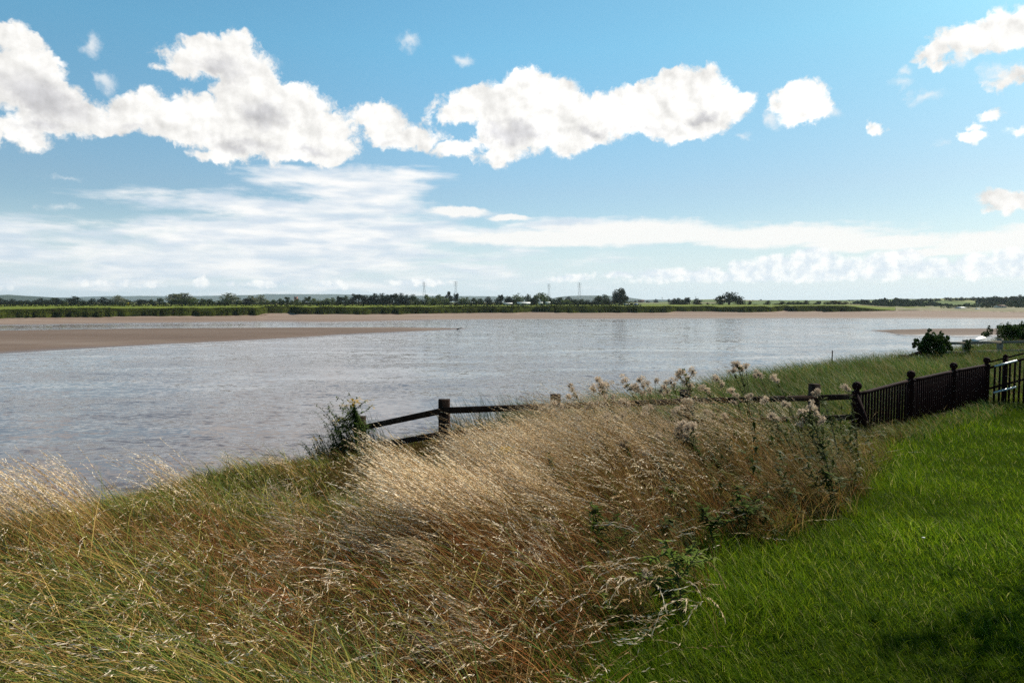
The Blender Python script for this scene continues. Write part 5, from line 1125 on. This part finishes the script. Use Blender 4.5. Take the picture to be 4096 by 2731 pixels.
def house(px, py_base, Y, wpx, hpx, label, wall='white', roof='roof', z0=None, cat='building', name='building', roofk=0.45, win=3, depth=6):
    X = (px-512)/FPX*Y; w_ = wpx/FPX*Y; h = hpx/FPX*Y; z = EYE-(py_base-301)/FPX*Y if z0 is None else z0
    root = empty(name, (X, Y, z)); tag(root, label, cat); hw = h*(1-roofk); d_ = depth/2
    mb = MB(); mb.add([(-w_/2, -d_, -.5), (w_/2, -d_, -.5), (w_/2, d_, -.5), (-w_/2, d_, -.5), (-w_/2, -d_, hw), (w_/2, -d_, hw), (w_/2, d_, hw), (-w_/2, d_, hw), (-w_/2, 0, h-.1), (w_/2, 0, h-.1)],
           [(0, 1, 5, 4), (2, 3, 7, 6), (1, 2, 6, 9, 5), (3, 0, 4, 8, 7), (0, 3, 2, 1)]); mb.build('wall', M[wall], root)
    mb = MB(); e = .3; mb.add([(-w_/2-e, -d_-e, hw-.1), (w_/2+e, -d_-e, hw-.1), (w_/2+e, 0, h+.05), (-w_/2-e, 0, h+.05), (w_/2+e, d_+e, hw-.1), (-w_/2-e, d_+e, hw-.1),
                              (-w_/2-e, -d_-e, hw+.1), (w_/2+e, -d_-e, hw+.1), (w_/2+e, 0, h+.25), (-w_/2-e, 0, h+.25), (w_/2+e, d_+e, hw+.1), (-w_/2-e, d_+e, hw+.1)],
                             [(6, 7, 8, 9), (9, 8, 10, 11), (0, 3, 2, 1), (3, 5, 4, 2), (0, 1, 7, 6), (5, 11, 10, 4), (0, 6, 9, 3), (3, 9, 11, 5), (1, 2, 8, 7), (2, 4, 10, 8)]); mb.build('roof', M[roof], root)
    for i in range(win):
        x0 = (-.5+(i+.5)/win)*w_; mb = MB(); mb.beam((x0, -d_-.02, hw*.3), (x0, -d_-.02, hw*.8), w_*.10/1.0 if w_ < 8 else .9, .08, (0, 1, 0), .05); mb.build('window', M['dark'], root)
B3 = lambda X: 512+X/9.188
house(B3(107), 275+268/9.188, 560, 115/9.188, 20/9.188, 'long low white shed under the yellow green trees', 'white', 'white', win=4)
house(B3(262), 275+268/9.188, 560, 36/9.188, 19/9.188, 'small white caravan left of the third pylon', 'white', 'white', win=2, name='caravan', cat='caravan', roofk=.15, depth=3)
house(B3(328), 275+268/9.188, 560, 40/9.188, 22/9.188, 'white caravan just left of the third pylon line, the right one of two', 'white', 'white', win=2, name='caravan', cat='caravan', roofk=.15, depth=3)
house(B3(1055), 275+279/9.188, 560, 42/9.188, 16/9.188, 'white caravan at the foot of the tall dark tree', 'white', 'white', win=2, name='caravan', cat='caravan', roofk=.15, depth=3)
house(B3(1185), 275+240/9.188, 1450, 55/9.188, 14/9.188, 'brick farmhouse with outbuilding roof on the far skyline', 'brick', 'roof', win=4)
house(256+2315/9.188, 275+266/9.188, 560, 75/9.188, 12/9.188, 'long pale shed roof between the dark trees left of the yellow green tree', 'white', 'white', win=4)
house(768+1760/9.188, 275+305/9.188, 545, 60/9.188, 13/9.188, 'small pale house on the far right shore left of the boat', 'white', 'white', win=3)
house(768+2125/9.188, 275+292/9.188, 550, 70/9.188, 18/9.188, 'pale house among the trees right of the boat', 'white', 'roof', win=3)
# church tower
Y = 1400; X = (256+370/9.188-512)/FPX*Y; root = empty('church_tower', (X, Y, 4)); tag(root, 'red brown square church tower showing above the yellow green trees', 'church')
h = EYE+(301-(275+198/9.188))/FPX*Y-4; mb = MB(); mb.beam((0, 0, -1), (0, 0, h), 6.0, 6.0, (0, 1, 0), .02); mb.build('tower', M['brick'], root)
for s_ in (-1, 1):
    for q_ in (-1, 1): mb = MB(); mb.beam((s_*2.6, q_*2.6, h), (s_*2.6, q_*2.6, h+1.6), .8, .8, (0, 1, 0), .1); mb.build('pinnacle', M['brick'], root)
mb = MB(); mb.beam((0, -3.05, h-4.5), (0, -3.05, h-2), 1.6, .2, (0, 1, 0), .1); mb.build('louvre', M['dark'], root)
# blue sheeted heap and yellow marker
p = hity(B3(1138), 275+277/9.188, 560); mb = MB(); mb.lathe([(2.2, -.6), (2.3, .2), (1.5, 1.3), (.7, 1.7), (.1, 1.8)], (0, 0, 0), 9); o = mb.build('tarpaulin', M['blue']); o.location = p; tag(o, 'heap under a blue tarpaulin right of the tall dark tree', 'tarpaulin')
p = hity(1175/9.188, 275+277/9.188, 440); root = empty('marker', tuple(p)); tag(root, 'small yellow marker board by the far hedge', 'marker')
mb = MB(); mb.beam((0, 0, -1), (0, 0, .5), .15, .15, (0, 1, 0)); mb.build('post', M['wood'], root); mb = MB(); mb.beam((0, -.1, .4), (0, -.1, 1.9), 1.6, .1, (0, 1, 0)); mb.build('board', M['yellow'], root)
# red hulled boat drawn up on the mud
bp = hitz(977.4, 310.6, 1.0); L = 9.0
root = empty('boat', (float(bp[0]), float(bp[1]), float(bp[2]))); tag(root, 'small red hulled sailing boat with two masts aground on the far right mud', 'boat')
secs = np.linspace(-1, 1, 9); V = []
for t_ in secs:
    w_ = 1.25*max(0.06, (1-abs(t_)**2.6)); dk = 1.15+.35*t_*t_; x_ = t_*L/2
    V += [(x_, -w_, dk), (x_*.95, -w_*.8, .45), (x_*.88, 0, 0), (x_*.95, w_*.8, .45), (x_, w_, dk)]
F = [(i*5+j, i*5+j+1, (i+1)*5+j+1, (i+1)*5+j) for i in range(8) for j in range(4)]+[(i*5+4, i*5, (i+1)*5, (i+1)*5+4) for i in range(8)]
mb = MB(); mb.add(V, F); mb.build('hull', M['red'], root)
mb = MB(); mb.beam((-1.6, 0, 1.35), (1.2, 0, 1.35), 1.5, .9, (0, 0, 1), .2); mb.build('cabin', M['white'], root)
for x_, hh in ((-.9, 6.6), (1.5, 5.0)): mb = MB(); mb.tube([(x_, 0, .8), (x_+.1, 0, hh)], [.11, .06], 6); mb.build('mast', M['white'], root)
root.rotation_euler = (R(4), 0, R(12))
# driftwood on the tip of the sandbank
p = hitz(459.5, 328.9, .15); mb = MB(); mb.tube([p+(-.8, 0, .0), p+(0, .1, .25), p+(.7, 0, .5)], [.16, .13, .06], 6); tag(mb.build('driftwood', M['bark']), 'dark piece of driftwood near the tip of the long sandbank', 'driftwood')

# ------------------------------------------------------------------ haze
hz = bpy.data.meshes.new('haze'); import bmesh
bm = bmesh.new(); bmesh.ops.create_cube(bm, size=1.0); bm.to_mesh(hz); bm.free()
ho = bpy.data.objects.new('haze', hz); C.objects.link(ho); ho.scale = (19000, 9600, 138); ho.location = (0, 4600, 66); tag(ho, 'thin blue summer haze over the whole landscape', 'haze', kind='stuff')
hm = bpy.data.materials.new('haze'); hm.use_nodes = True; t = NT(hm.node_tree); t.n.clear()
o_ = t.n.new('ShaderNodeOutputMaterial'); pv = t.n.new('ShaderNodeVolumePrincipled'); t.l.new(pv.outputs[0], o_.inputs['Volume'])
pv.inputs['Color'].default_value = (0.78, 0.92, 1.0, 1); pv.inputs['Density'].default_value = 0.00005; pv.inputs['Anisotropy'].default_value = 0.2
hz.materials.append(hm)

# unseen young tree added outside the frame to shade the near lawn corner
tx, ty = 6.9, 5.6; tz_ = gzf(tx, ty); root = empty('tree', (tx, ty, tz_)); tag(root, 'young leafy tree added beyond the right edge to shade the near grass', 'tree')
crown_mesh('crown', [(a_[0], a_[1], a_[2]+.2, a_[3], a_[4], a_[5]) for a_ in lobeset(77, 2.1, 1.6, 5.2, 34, 1.0, 0, .30)], 3800, .06, [(0.03, 0.06, 0.01), (0.05, 0.09, 0.015)], 77, root, 'leaf', .2)
mb = MB(); mb.tube([(0, 0, -.2), (.05, 0, 1.2), (0, .05, 2.6), (0, 0, 4.4)], [.11, .09, .06, .02], 8)
for k in range(8): a = k*.8; mb.tube([(0, 0, 1.3+.3*k), (.7*math.cos(a), .7*math.sin(a), 2.0+.3*k), (1.3*math.cos(a), 1.3*math.sin(a), 2.4+.28*k)], [.04, .025, .01], 5)
mb.build('trunk', M['bark'], root, True)
